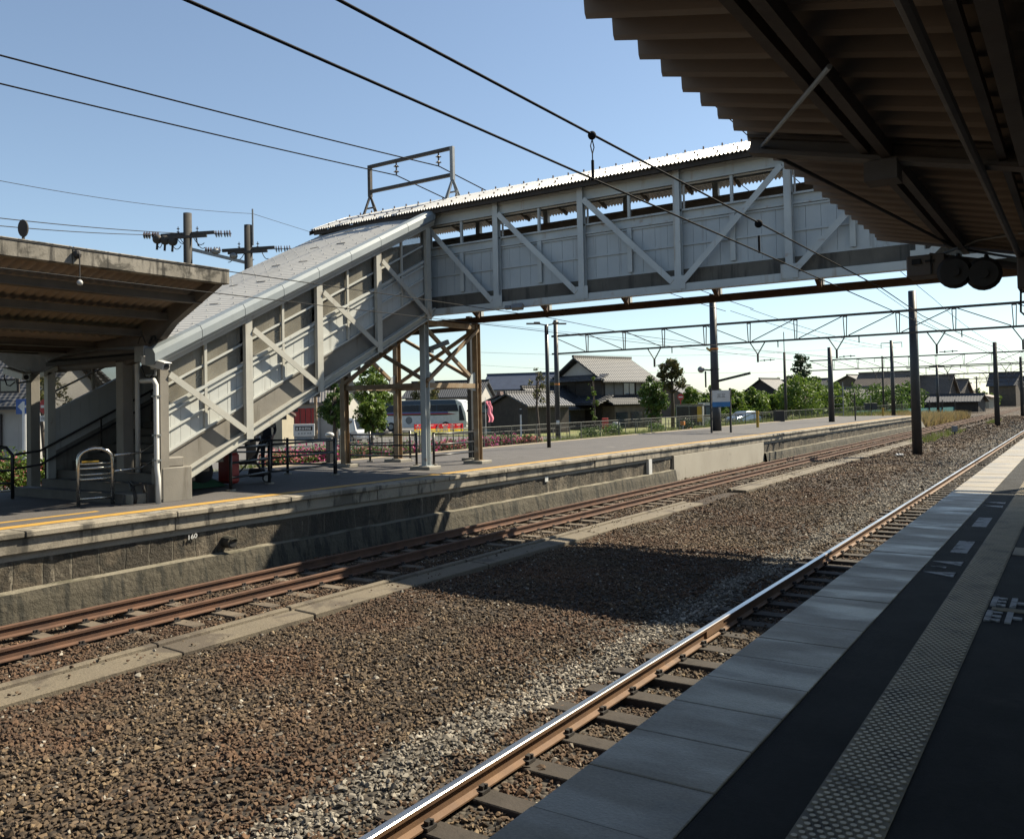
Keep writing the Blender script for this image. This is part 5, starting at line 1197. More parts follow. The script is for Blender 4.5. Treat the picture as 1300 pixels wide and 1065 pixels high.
def cloud_obj(name, blobs, n, size, mat, parent, flat=.8):
    SEED[0] += 1; V, F_ = leaf_cloud(blobs, n, size, flat, SEED[0]); org = ROOT[parent.name]
    V = V-np.array(org); o = bpy.data.objects.new(name, raw_mesh(name, V, F_, M[mat])); COL.objects.link(o); o.parent = parent; ROOT[o.name] = org; return o
def limbs(mb, base, top, r, blobs):
    base, top = Vector(base), Vector(top); mid = base.lerp(top, .5)+Vector((random.uniform(-.1,.1)*(top-base).length*.3,)*2+(0,))
    mb.tube([base-Vector((0,0,.05)), base.lerp(mid,.5), mid, top], [r, r*.85, r*.7, r*.3], 8)
    for c, br in blobs:
        c = Vector(c); s = mid.lerp(top, random.uniform(0,.8)); k = s.lerp(c, .5)+Vector((0,0,-br*.15)); mb.tube([s, k, c], [r*.38, r*.25, r*.08], 6)
def tree(label, base, height, width, mat, n=2600, leaf=.13, lumps=14, low=.3, name='broadleaf_tree', group='trees along the forecourt', shape='round', r=None):
    base = Vector(base); t = thing(name, label, 'tree', base, group); blobs = []
    for k in range(lumps):
        f = (k+.5)/lumps; z = low+(1-low)*f*.93
        wd = width*.5*(math.sin(PI*min(1,(f*.86+.14)))**.6 if shape == 'round' else (1-f)**.8+.08 if shape == 'cone' else 1.0)
        a = k*2.4+random.uniform(-.4,.4); rr = wd*random.uniform(.35,.92)
        c = (base.x+math.cos(a)*rr, base.y+math.sin(a)*rr, base.z+height*z); blobs.append((c, max(.11*width, wd*random.uniform(.26,.55))))
    mb = MB(); limbs(mb, base, base+Vector((0,0,height*.9)), r or height*.022, blobs[:10]); mb.build('trunk', M['bark'], t, smooth=True)
    cloud_obj('crown', blobs, n, leaf, mat, t, .85 if shape != 'cone' else .5); return t
def gnd(px, py_top, d, z=-.95):
    """base point under a photo column at a depth, and the height reaching py_top"""
    p = at(px, py_top, d=d); return Vector((p.x, p.y, z)), p.z-z
def ptree(px, pyt, d, wpx, mat, label, **k):
    b, h = gnd(px, pyt, d, k.pop('z', -.95)); return tree(label, b, h, wpx*d/FPX, mat, **k)
# trees left of centre (in front of the coach)
ptree(472, 499, 31, 46, 'leaf_fresh', 'small fresh green tree in front of the white coach', n=2400, leaf=.085, low=.42, z=-.4, r=.09)
ptree(424, 482, 62, 38, 'leaf_mid', 'green street tree left of the small tree near red building', n=3200, leaf=.15, low=.3, r=.2)
ptree(472, 464, 72, 50, 'leaf_fresh', 'taller green tree rising behind the trestle braces', n=3400, leaf=.17, low=.42)
ptree(540, 478, 120, 40, 'leaf_olive', 'olive tree behind the coach roof', n=1400, leaf=.25)
ptree(683, 462, 62, 26, 'leaf_olive', 'thin sparse tree beside the left gantry pole', n=420, leaf=.11, lumps=8, low=.5)
ptree(752, 473, 60, 16, 'leaf_fresh', 'slender sparse garden tree before the tiled house', n=420, leaf=.10, lumps=9, low=.3, r=.06)
# pruned pair right of the house: tufts at the branch ends
def pruned(label, px, pyt, d, wpx, tufts, n, base_py, mat='leaf_olive', dense=0):
    b, h = gnd(px, pyt, d); t = thing('pruned_tree', label, 'tree', b, 'trees along the forecourt'); bl = []
    for (tx, ty, tr) in tufts: q = at(tx, ty, d=d+random.uniform(-.8,.8)); bl.append((tuple(q), tr*d/FPX))
    mb = MB(); mb.tube([b-Vector((0,0,.05)), b+Vector((.05,0,h*.35)), b+Vector((0,.05,h*.6)), b+Vector((0,0,h*.86))], [.2,.17,.13,.06], 8)
    for c, br in bl: s = b+Vector((0,0,max(h*.25, min(h*.8, (c[2]-b.z)-br*2)))); c = Vector(c); mb.tube([s, s.lerp(c,.55)-Vector((0,0,br*.3)), c], [.08,.06,.03], 6)
    mb.build('trunk', M['bark'], t, smooth=True); cloud_obj('crown', bl, n, .15, mat, t, .9); return t
pruned('tall pruned tree with leaf tufts on bare branches', 852, 457, 76, 34, [(853,462,8),(842,468,7),(860,472,8),(845,481,7),(863,484,7),(838,476,5),(866,489,5),(850,490,6),(858,466,6),(840,487,6),(853,476,6)], 2600, 545)
pruned('dark bushy pruned tree beside the tiled house', 828, 476, 74, 34, [(825,481,5),(822,492,8),(835,489,7),(828,500,11),(838,503,9),(820,508,9),(830,514,11),(842,512,8),(826,524,8),(834,526,8),(815,500,6)], 3200, 545, 'leaf_mid')
# hedge like row and big trees on the right
for i, (px, pyt, w) in enumerate(((878,491,44),(905,489,46),(932,494,44),(957,492,44),(984,500,44))):
    ptree(px, pyt, 105+i*3, w, 'leaf_fresh', ('first','second','third','fourth','fifth')[i]+' rounded leafy tree in the row behind the silver car', n=3200, leaf=.26, low=.08, lumps=16)
ptree(1020, 474, 112, 72, 'leaf_fresh', 'large light green tree below the dark conifer', n=4200, leaf=.24, low=.1, lumps=18)
ptree(1056, 487, 118, 54, 'leaf_fresh', 'light green tree right of the large one', n=2600, leaf=.25, low=.1)
ptree(1016, 446, 135, 62, 'leaf_dark', 'tall dark conifer rising over the green trees', n=3600, leaf=.26, shape='cone', low=.2, lumps=18, name='conifer_tree')
ptree(986, 478, 160, 20, 'leaf_dark', 'small dark tree left of the conifer', n=700, leaf=.3)
ptree(1112, 490, 128, 78, 'leaf_mid', 'broad mid green tree before the brown roofed houses', n=3600, leaf=.26, low=.08, lumps=16)
ptree(1148, 486, 140, 54, 'leaf_mid', 'green tree behind the pole in the ballast', n=2600, leaf=.28, low=.1)
ptree(1072, 478, 190, 26, 'leaf_mid', 'distant tree over the grey roofs', n=700, leaf=.36)
ptree(1082, 502, 122, 46, 'leaf_mid', 'low green shrub tree beside the lattice mast', n=1500, leaf=.22, low=.05)
for i, (px, pyt, d, w) in enumerate(((1238,494,190,30),(1255,500,210,26),(1222,502,200,22),(1290,505,260,22))):
    ptree(px, pyt, d, w, 'leaf_fresh', ('yellow green tree behind the low sheds','yellow green tree beside the grey house','smaller tree left of the low sheds','far tree at the right frame edge')[i], n=900, leaf=.4, low=.1)
# low hedge strip and bushes on the verge
def bush(label, c, w, h, mat, flower=None, n=700, nf=260, name='azalea_bush', group='flowering azalea bushes behind the far platform', leaf=.05):
    c = Vector(c); t = thing(name, label, 'bush', c, group); bl = []
    for k in range(7): a = k*2.4; bl.append(((c.x+math.cos(a)*w*.28*random.uniform(.3,1), c.y+math.sin(a)*w*.45*random.uniform(.3,1), c.z+h*random.uniform(.35,.62)), h*random.uniform(.3,.42)))
    mb = MB()
    for k in range(5): mb.tube([c-Vector((0,0,.03)), Vector(bl[k][0])], [.025,.01], 5)
    mb.build('stems', M['bark'], t); cloud_obj('foliage', bl, n, leaf, mat, t, 1.0)
    if flower:
        SEED[0] += 1; fb_ = [(b[0], b[1]*1.04) for b in bl]; cloud_obj('blossoms', fb_, nf, leaf*.95, flower, t, 1.0)
    return t
words = ['first','second','third','fourth','fifth','sixth','seventh','eighth','ninth','tenth','eleventh','twelfth','thirteenth']
M['azalea'] = leafmat('azalea_blossom', (.42,.03,.17), (.62,.07,.28), (.72,.14,.38)); M['azalea_s'] = leafmat('azalea_salmon_blossom', (.46,.10,.12), (.62,.20,.20), (.66,.28,.30))
for i, px in enumerate((352, 372, 392, 410, 446, 468, 500, 534, 562, 584, 604, 640, 664)):
    q = at(px, 575, x=-20.75); bush(f'pink flowering azalea bush, {words[i]} from left in the platform bed', (q.x+random.uniform(-.15,.15), q.y, -.36), 1.5 if i < 7 else 1.9, .92 if i < 7 else .80, 'leaf_mid', 'azalea' if i % 4 else 'azalea_s', n=900, nf=650 if i not in (4,5,6) else 200, leaf=.055 if i < 7 else .065)
for i, (px, py) in enumerate(((2,585),(18,588),(34,586),(60,585),(74,588))):
    q = at(px, py, x=-22.2); bush(f'azalea bush, {words[i]} from left behind the left railing', (q.x, q.y, -.40), 1.2, 1.25, 'leaf_fresh', 'azalea_s', n=1500, nf=190 if i != 3 else 90, group='azalea bushes at the left edge')
for i, (px, py) in enumerate(((748,548),(832,545),(905,540),(776,546))):
    q = at(px, py, x=-23.2); bush(('round dark shrub below the tiled house','shrub beneath the pruned trees','shrub before the blue booth','second dark shrub below the house')[i], (q.x, q.y, -.5), 1.6, 1.0, 'leaf_mid', None, n=900, name='shrub', group='shrubs on the verge', leaf=.07)
q = at(915,551,x=-20.4); bush('dark shrub growing at the fence before the storage shed', (at(917,552,x=-20.4).x, at(870,553,x=-20.4).y, -.36), 1.1, 1.1, 'leaf_dark', None, n=700, name='shrub', group='shrubs on the verge', leaf=.06)
# grass of the verge: blades
def blades(name, label, zones, mat, seed):
    r = np.random.default_rng(seed); VV = []
    for (x0,x1,y0,y1,z,n,h,w) in zones:
        X = r.uniform(x0,x1,n); Y = r.uniform(y0,y1,n); H = h*r.uniform(.4,1.3,n); a = r.uniform(0,2*np.pi,n); l = r.normal(0,.3,(n,2))*H[:,None]; W = w*r.uniform(.6,1.3,n)
        A = np.stack([X-np.cos(a)*W, Y-np.sin(a)*W, np.full(n,z)],1); B = np.stack([X+np.cos(a)*W, Y+np.sin(a)*W, np.full(n,z)],1); C = np.stack([X+l[:,0], Y+l[:,1], z+H],1)
        VV.append(np.stack([A,B,C],1).reshape(-1,3))
    V = np.concatenate(VV); o = bpy.data.objects.new(name, raw_mesh(name, V, np.arange(len(V)).reshape(-1,3), M[mat])); COL.objects.link(o); tag(o, label, 'grass', kind='stuff')
blades('verge_grass', 'green grass on the verge behind the far platform', [(-23.5,-19.6,18,60,-.36,16000,.32,.02),(-23.5,-19.6,60,128,-.36,9000,.45,.04),(-23.5,-19.6,-2,18,-.36,9000,.2,.015)], 'leaf_grass', 3)
blades('dry_grass', 'tall dry grass growing beyond the platform ramp', [(-14.2,-12.4,90,128,-1.25,5000,.95,.06),(-19.5,-14.0,90,126,-1.25,4500,1.1,.06)], 'leaf_dry', 4)
blades('track_weeds', 'small green weeds beside the rusted track', [(-12.6,-11.7,7,30,-1.26,1600,.09,.008),(-9.2,-8.0,58,80,-1.26,700,.35,.03),(-12.7,-11.8,30,84,-1.26,1600,.14,.012),(-8.3,-7.6,100,112,-1.26,250,.4,.04)], 'leaf_grass', 5)

# ================================================================= BUILDINGS
def building(label, cx, cy, wx, wy, he, hr, rot=-.25, ridge='y', wall='plaster', roof='tile', over=.6, wins=(), z0=-.95, name='house', cat='house', group=None, flat=False, thick=.16):
    """gabled house; wins = (side, u0, u1, z0, z1, material): sides s(-y) e(+x)"""
    t = thing(name, label, cat, (cx, cy, z0), group); c, s = math.cos(rot), math.sin(rot)
    def T(x, y, z): return (cx+x*c-y*s, cy+x*s+y*c, z0+z)
    X, Y = wx/2, wy/2; mb = MB()
    if flat: mb.add([T(*p) for p in [(-X,-Y,-.1),(X,-Y,-.1),(X,Y,-.1),(-X,Y,-.1),(-X,-Y,he),(X,-Y,he),(X,Y,he),(-X,Y,he)]], [(0,3,2,1),(4,5,6,7),(0,1,5,4),(1,2,6,5),(2,3,7,6),(3,0,4,7)])
    elif ridge == 'y':
        P_ = [(-X,-.1),(X,-.1),(X,he),(0,hr-.1),(-X,he)]; mb.add([T(x,-Y,z) for x,z in P_]+[T(x,Y,z) for x,z in P_], [(0,1,2,3,4),(9,8,7,6,5)]+[(i,i+5,(i+1)%5+5,(i+1)%5) for i in range(5)])
    else:
        P_ = [(-Y,-.1),(Y,-.1),(Y,he),(0,hr-.1),(-Y,he)]; mb.add([T(-X,y,z) for y,z in P_]+[T(X,y,z) for y,z in P_], [(0,1,2,3,4),(9,8,7,6,5)]+[(i,i+5,(i+1)%5+5,(i+1)%5) for i in range(5)])
    mb.build('wall', M[wall], t)
    rb = MB()
    if flat:
        rb.add([T(x,y,z) for z in (he, he+thick) for x, y in ((-X-over,-Y-over),(X+over,-Y-over),(X+over,Y+over),(-X-over,Y+over))], [(0,3,2,1),(4,5,6,7),(0,1,5,4),(1,2,6,5),(2,3,7,6),(3,0,4,7)])
    else:
        a = X if ridge == 'y' else Y; b = (Y if ridge == 'y' else X)+over*.7; sl = (hr-he)/a
        prof = [(-a-over, he-sl*over), (0, hr), (a+over, he-sl*over), (a+over, he-sl*over+thick), (0, hr+thick), (-a-over, he-sl*over+thick)]
        if ridge == 'y': vs = [T(u,-b,z) for u,z in prof]+[T(u,b,z) for u,z in prof]
        else: vs = [T(-b,u,z) for u,z in prof]+[T(b,u,z) for u,z in prof]
        rb.add(vs, [(0,1,4,5),(1,2,3,4),(7,6,11,10),(8,7,10,9),(0,6,7,1),(1,7,8,2),(2,8,9,3),(3,9,10,4),(4,10,11,5),(5,11,6,0)])
    ro = rb.build('roof', M[roof], t)
    if not flat:
        rc = MB()
        if ridge == 'y': rc.bar(T(0,-b-.08,hr+thick+.08), T(0,b+.08,hr+thick+.08), .32, .26); 
        else: rc.bar(T(-b-.08,0,hr+thick+.08), T(b+.08,0,hr+thick+.08), .32, .26)
        rc.build('ridge_cap', M[roof], ro)
    for wv in wins:
        sd, u0, u1, za, zb, mt = wv; fr = MB(); gl = MB()
        for q, bx, e, ins in ((fr, .10, .06, 0), (gl, .0, .075, .0)):
            if sd == 's': pts = [(u0-bx,-Y-e),(u1+bx,-Y-e),(u1+bx,-Y+.02),(u0-bx,-Y+.02)]
            else: pts = [(X-.02,u0-bx),(X+e,u0-bx),(X+e,u1+bx),(X-.02,u1+bx)]
            q.add([T(x,y,z) for z in (za-bx,zb+bx) for x,y in pts], [(0,3,2,1),(4,5,6,7),(0,1,5,4),(1,2,6,5),(2,3,7,6),(3,0,4,7)])
        m1 = (u0+u1)/2; bar = MB()
        if u1-u0 > .9:
            if sd == 's': bar.add([T(x,y,z) for z in (za,zb) for x,y in ((m1-.04,-Y-.1),(m1+.04,-Y-.1),(m1+.04,-Y-.02),(m1-.04,-Y-.02))], [(0,3,2,1),(4,5,6,7),(0,1,5,4),(1,2,6,5),(2,3,7,6),(3,0,4,7)])
            else: bar.add([T(x,y,z) for z in (za,zb) for x,y in ((X+.02,m1-.04),(X+.1,m1-.04),(X+.1,m1+.04),(X+.02,m1+.04))], [(0,3,2,1),(4,5,6,7),(0,1,5,4),(1,2,6,5),(2,3,7,6),(3,0,4,7)])
        wo = fr.build('window', M['wood_dark'] if mt != 'white' else M['white'], t); gl.build('pane', M[mt], wo)
        if bar.v: bar.build('mullion', M['wood_dark'], wo)
    return t, T
def bpos(px, d): p = at(px, 520, d=d); return p.x, p.y
M['blind_grey'] = pm('grey_blind', (.22,.21,.19), rough=.6)
# ---- the tiled two storey house
x, y = bpos(765, 88)
HR = -.29
def rotoff(dx, dy, r=HR): return x+dx*math.cos(r)-dy*math.sin(r), y+dx*math.sin(r)+dy*math.cos(r)
hx, hy = rotoff(-3.3, 3.6)
t, T = building('two storey house with grey tiled gable roof behind the platform fence', hx, hy, 6.6, 7.4, 5.35, 7.35, HR, 'y', 'wood_dark', 'tile', 1.0,
   [('e',-3.2,-.6,3.5,4.9,'blind_grey'),('e',-.4,1.2,3.55,4.9,'glass_blue'),('e',1.5,3.1,3.5,4.9,'blind_grey'),('s',-2.4,-.6,3.5,4.7,'wood_dark'),('e',-2.8,-.3,.5,2.0,'glass'),('e',.2,2.8,.5,2.0,'glass')], thick=.2)
mb = MB(); mb.add([T(-2.9,-3.72,5.45),T(2.9,-3.72,5.45),T(0,-3.72,7.05),T(-2.9,-3.66,5.45),T(2.9,-3.66,5.45),T(0,-3.66,7.05)], [(0,1,2),(5,4,3),(0,3,4,1),(1,4,5,2),(2,5,3,0)]); mb.build('gable_board', M['plaster'], t)
def shed_roof(T, pts0, pts1, th, mat, parent, nm='lower_roof'):
    a, b = pts0; c_, d_ = pts1; mb = MB(); vs = [T(*p) for p in (a,b,d_,c_)]+[T(p[0],p[1],p[2]+th) for p in (a,b,d_,c_)]
    mb.add(vs, [(0,3,2,1),(4,5,6,7),(0,1,5,4),(1,2,6,5),(2,3,7,6),(3,0,4,7)]); return mb.build(nm, M[mat], parent)
shed_roof(T, ((3.3,-4.4,3.25),(3.3,4.2,3.25)), ((5.6,-4.4,2.45),(5.6,4.2,2.45)), .18, 'tile', t)
shed_roof(T, ((-3.3,-3.7,3.3),(5.0,-3.7,3.3)), ((-3.3,-5.9,2.5),(5.0,-5.9,2.5)), .18, 'tile', t)
shed_roof(T, ((-4.4,-4.8,5.0),(4.4,-4.8,5.0)), ((-4.4,-3.7,5.5),(4.4,-3.7,5.5)), .16, 'tile_dark', t, 'gable_skirt')
mb = MB(); mb.obox(T(3.4,0,1.1), Vector(T(1.6,0,0))-Vector(T(0,0,0)), Vector(T(0,3.6,0))-Vector(T(0,0,0)), (0,0,1.25)); mb.build('ground_floor', M['wood_mid'], t)
for yy in (-2.6,-.4,1.6): mb = MB(); mb.obox(T(5.03,yy,.9), Vector(T(.03,0,0))-Vector(T(0,0,0)), Vector(T(0,.85,0))-Vector(T(0,0,0)), (0,0,.8)); mb.build('sliding_door', M['glass'], t)
mb = MB(); mb.obox(T(4.4,1.6,3.35), Vector(T(.25,0,0))-Vector(T(0,0,0)), Vector(T(0,.45,0))-Vector(T(0,0,0)), (0,0,.32)); mb.build('air_conditioner', M['white'], t, bevel=.03)
ax_, ay_ = rotoff(-5.2, -3.2)
building('single storey timber annex with long grey roof left of the house', ax_, ay_, 6.5, 5.2, 2.5, 4.3, HR, 'y', 'wood_dark', 'tile', .9, [('e',-1.6,.4,.7,1.9,'glass_blue'),('s',-2,0,.7,1.8,'glass')], name='annex', cat='annex')
x, y = bpos(672, 80); building('dark timber shed with low roof behind the gantry pole', x, y, 5.4, 5, 2.6, 3.6, -.3, 'y', 'wood_dark', 'tile_dark', .5, [], name='shed', cat='shed')
x, y = bpos(640, 84); building('small house with pale teal gable behind the flower bed', x, y, 5.2, 6, 2.35, 3.6, .45, 'y', 'teal_wall', 'roof_mauve', .5, [('s',-1.8,-.5,.6,1.9,'glass'),('s',.4,1.8,.5,1.9,'glass')])
x, y = bpos(664, 150); building('house with blue sheet roof far behind the lamp post', x, y, 12, 8, 5.6, 8.0, .35, 'x', 'plaster', 'roof_blue', .5, [('s',-3,-1,2.5,4,'glass')])
x, y = bpos(572, 130); building('long grey tiled roof house behind the coach', x, y, 11, 10, 4.2, 6.3, .4, 'x', 'plaster', 'tile', .7, [])
x, y = bpos(640, 170); building('grey roofed distant house above the teal gable', x, y, 9, 8, 5.2, 6.8, .3, 'y', 'plaster', 'tile_pale', .6, [])
x, y = bpos(380, 78)
t, T = building('red and white shop building behind the sloping staircase', x, y, 9.5, 6, 3.3, 4.6, .45, 'x', 'plaster', 'tile_pale', .5, [])
mb = MB()
for k in range(14): a = -4.2+k*.5; mb.obox(T(a+.25,-3.06,1.7), Vector(T(.21,0,0))-Vector(T(0,0,0)), Vector(T(0,.05,0))-Vector(T(0,0,0)), (0,0,1.05))
mb.build('red_shutter', M['red'], t)
for a in (-.4,2.9): mb = MB(); mb.obox(T(a,-3.14,1.6), Vector(T(.16,0,0))-Vector(T(0,0,0)), Vector(T(0,.06,0))-Vector(T(0,0,0)), (0,0,1.7)); mb.build('pillar', M['plaster'], t)
p = at(401,540,d=70); MB().tube([(p.x,p.y,-.95),(p.x,p.y,4.6)], .12, 10); mb = MB(); mb.tube([(p.x,p.y,-.95),(p.x,p.y,5.2)], [.15,.12], 10); tag(mb.build('timber_pole', M['rust_paint'], origin=(p.x,p.y,-.95)), 'plain brown pole at the corner of the red shop', 'pole')
x, y = bpos(353, 62); building('small cream boarded hut beside the red shop', x, y, 1.6, 1.6, 2.2, 2.5, .3, 'x', 'cream_wall', 'roof_mauve', .15, [], name='hut', cat='hut')
# left: house with a pale shutter seen past the staircase
x, y = bpos(-12, 46)
t, T = building('white house with wide garage shutter at the left edge', x, y, 9, 8, 3.3, 5.6, .55, 'x', 'plaster', 'tile', .7, [('s',3.2,4.0,4.0-.2,4.3,'glass')])
mb = MB(); mb.obox(T(1.2,-4.06,1.25), Vector(T(1.9,0,0))-Vector(T(0,0,0)), Vector(T(0,.05,0))-Vector(T(0,0,0)), (0,0,1.3)); mb.build('garage_shutter', M['white'], t)
for a in (-.78,3.18): mb = MB(); mb.obox(T(a,-4.1,1.3), Vector(T(.07,0,0))-Vector(T(0,0,0)), Vector(T(0,.06,0))-Vector(T(0,0,0)), (0,0,1.4)); mb.build('shutter_rail', M['dark_steel'], t)
x, y = bpos(25, 60); building('taller pale house behind the white garage house', x, y, 8, 7, 5.2, 6.9, .5, 'x', 'plaster', 'tile', .6, [('s',-.6,.6,3.6,4.8,'glass_blue'),('s',1.8,2.8,3.6,4.8,'glass')])
tree('olive garden tree with orange tips behind the canopy column', (*bpos(58, 40), -.95), 5.0, 2.2, 'leaf_olive', n=1500, leaf=.10, low=.5, lumps=12)
# right: distant houses
RH = [(978,150,7,6,3.9,6.2,'y','wood_dark','tile','grey gabled house above the hedge beside slim pole'),(925,150,16,8,3.4,3.7,'flat','wood_mid','tile_dark','long low flat dark roofed building behind the leafy row'),
 (1073,150,11,7,2.6,4.4,'x','plaster','tile_pale','low house with pale pinkish roof among the trees'),(1090,175,12,9,4.4,7.2,'y','wood_mid','tile','grey hip roofed house behind pale roof'),
 (1128,165,10,7,4.6,7.4,'x','cream_wall','tile_brown','long brown roofed house behind the cross arm pole'),(1184,160,7,5,3.6,6.4,'x','wood_dark','tile_brown','weathered brown tiled house right of the ballast pole'),
 (1211,175,5,5,3.6,5.9,'x','wood_dark','tile_brown','smaller brown tiled house beside the weathered one'),(1228,205,6,6,3.2,5.6,'y','plaster','tile_pale','house with white verge boards beyond brown houses'),
 (1238,190,7,5,2.4,3.4,'y','cream_wall','roof_mauve','small pale shed with brown roof beside the line'),(1277,215,6,5,5.6,8.0,'x','wood_mid','tile_dark','two storey grey house near the right frame edge'),
 (1300,260,8,6,5.5,8.0,'x','wood_mid','tile_dark','far dark roofed house at the right frame edge'),(1215,150,8,4,1.9,2.8,'x','wood_dark','tile_dark','low dark timber shed by the track'),(1020,210,12,9,5,7.4,'x','plaster','tile','far grey roof behind the green trees'),
 (862,150,7,6,3.8,5.4,'y','wood_mid','tile_dark','small gabled house behind the pruned tree')]
for (px, d, wx, wy, he, hr, rd, wl, rf_, lab) in RH:
    x, y = bpos(px, d); building(lab, x, y, wx, wy, he, hr, -.2, rd if rd != 'flat' else 'y', wl, rf_, .7, [('e',-2,-.5,1,2.3,'glass'),('e',.8,2,1,2.3,'blind'),('s',-2,-.6,1,2.3,'glass'),('s',.8,2.0,1.0,2.3,'glass')] if wl == 'plaster' and he > 3 else [], flat=(rd == 'flat'), group='houses beyond the far platform')
x, y = bpos(876, 86); t, T = building('grey metal storage shed with two doors and flat roof', x, y, 2.6, 2.2, 2.3, 2.4, .3, 'y', 'galv', 'tile_pale', .1, [], name='storage_shed', cat='shed', flat=True, thick=.08)
for a in (-.62,.62): mb = MB(); mb.obox(T(a,-1.13,1.1), Vector(T(.58,0,0))-Vector(T(0,0,0)), Vector(T(0,.03,0))-Vector(T(0,0,0)), (0,0,1.05)); mb.build('door', M['pole_conc'], t)
x, y = bpos(896, 88); t, T = building('small pale blue glazed booth with white base', x, y, 1.3, 1.3, 2.4, 2.5, .3, 'y', 'white', 'white', .06, [('s',-.5,.5,1.2,2.1,'glass_blue'),('e',-.5,.5,1.2,2.1,'glass_blue')], name='booth', cat='booth', flat=True, thick=.1)
p = at(888,525,d=84); t = thing('yellow_figure_sign', 'bright yellow upright sign panel beside the pale booth', 'sign', (p.x,p.y,-.95))
MB().obox((p.x,p.y,.45), RIGHT*.22, FWD*.03, Vector((0,0,.75))).build('panel', M['yellow_plain'], t); MB().tube([(p.x,p.y,-.95),(p.x,p.y,-.3)], .05, 6).build('post', M['galv'], t)
def post_sign(label, px, py, d, build, zb=-.95, r=.04, mat='galv'):
    p = at(px, py, d=d); t = thing('road_sign', label, 'road sign', (p.x,p.y,zb)); MB().tube([Vector((p.x,p.y,zb))+FWD*.06, Vector((p.x,p.y,p.z+.2))+FWD*.06], r, 8).build('post', M[mat], t); build(t, p); return t
fw = Vector((FWD.x,FWD.y,0)).normalized(); hr_ = Vector((RIGHT.x,RIGHT.y,0)).normalized()
def no_entry(t, p, r=.3):
    mb = MB(); mb.tube([p, p-fw*.02], r, 24); mb.build('disc', M['red'], t); mb = MB(); mb.obox(p-fw*.03, hr_*r*.68, fw*.006, Vector((0,0,r*.17))); mb.build('white_bar', M['white'], t)
def arrow(t, p):
    mb = MB(); mb.obox(p, hr_*.30, fw*.01, Vector((0,0,.30))); mb.build('plate', M['blue'], t)
    mb = MB(); q = p-fw*.02; mb.obox(q+hr_*.05, hr_*.16, fw*.004, Vector((0,0,.045)))
    mb.obox(q-hr_*.10+Vector((0,0,.07)), (hr_*.10+Vector((0,0,.10)))*.9, fw*.004, (hr_*-.03+Vector((0,0,.03)))); mb.obox(q-hr_*.10-Vector((0,0,.07)), (hr_*.10-Vector((0,0,.10)))*.9, fw*.004, (hr_*.03+Vector((0,0,.03)))); mb.build('white_arrow', M['white'], t)
post_sign('blue square road sign with white left arrow', 30, 516, 34, arrow, r=.09, mat='white')
def ne2(t, p):
    no_entry(t, p, .27); mb = MB(); mb.obox(p-Vector((0,0,.42)), hr_*.24, fw*.01, Vector((0,0,.10))); mb.build('sub_plate', M['white'], t); text_mb('自転車', .13, lambda u, v, w_: p-Vector((0,0,.42))+hr_*u+Vector((0,0,v))-fw*(.012+w_), .003).build('plate_text', M['black_paint'], t)
post_sign('red no entry sign with white plate under it', 59, 516, 30, ne2, r=.07, mat='white')
post_sign('distant red no entry sign on the forecourt', 864, 504, 88, lambda t, p: no_entry(t, p, .32), r=.05, mat='red')
post_sign('distant round dark sign beside the flower bed', 661, 523, 52, lambda t, p: (lambda m_: m_.build('disc', M['black_paint'], t))(MB().tube([p, p-fw*.03], .16, 16)), r=.05, mat='white')
p = at(768,530,d=75); t = thing('post_box', 'red box on legs in front of the tiled house', 'box', (p.x,p.y,-.95))
MB().obox((p.x,p.y,-.1), hr_*.26, fw*.2, Vector((0,0,.5))).build('box_body', M['red'], t, bevel=.03); MB().obox((p.x,p.y,-.75), hr_*.1, fw*.1, Vector((0,0,.2))).build('leg', M['red'], t)
for i, px in enumerate((779,782,786)): p = at(px,535,d=74); o = MB().tube([(p.x,p.y,-.95),(p.x,p.y,.05)], .07 if i != 1 else .16, 8).build('white_bollard', M['white'], origin=(p.x,p.y,-.95), smooth=True); tag(o, ('left thin white bollard by the red box','thick middle white bollard by the red box','right thin white bollard by the red box')[i], 'bollard')
# shop sign without its mascot
p = at(386,546,d=50); t = thing('shop_sign', 'white shop sign with dark lettering band before the red shop', 'sign', (p.x,p.y,-.95))
MB().obox(p, hr_*.62, fw*.04, Vector((0,0,.36))).build('white_panel', M['white'], t, bevel=.02); MB().obox(p+Vector((0,0,.10))-fw*.045, hr_*.50, fw*.004, Vector((0,0,.13))).build('brown_band', M['wood_dark'], t)
tx = MB()
for k, (a, b_) in enumerate(((-.40,.12),(-.21,.14),(-.03,.12),(.15,.15),(.33,.13))):   # letters too far off to read: upright strokes
    for e in (-.3, .3): tx.obox(p+hr_*(a+b_*e)+Vector((0,0,.09))-fw*.051, hr_*b_*.17, fw*.002, Vector((0,0,.085)))
    tx.obox(p+hr_*a+Vector((0,0,.09+(.05 if k % 2 else -.03)))-fw*.0525, hr_*b_*.3, fw*.002, Vector((0,0,.02)))
tx.build('sign_text', M['white'], t)
tx = MB()
for a in (-.30,-.12,.05,.24,.38): tx.obox(p+hr_*a-Vector((0,0,.19))-fw*.043, hr_*.05, fw*.002, Vector((0,0,.035)))
tx.build('small_lettering', M['galv'], t)
for s in (-.5,.5): MB().tube([p+hr_*s-Vector((0,0,.3)), (p.x+hr_.x*s,p.y+hr_.y*s,-.95)], .04, 6).build('post', M['galv'], t)
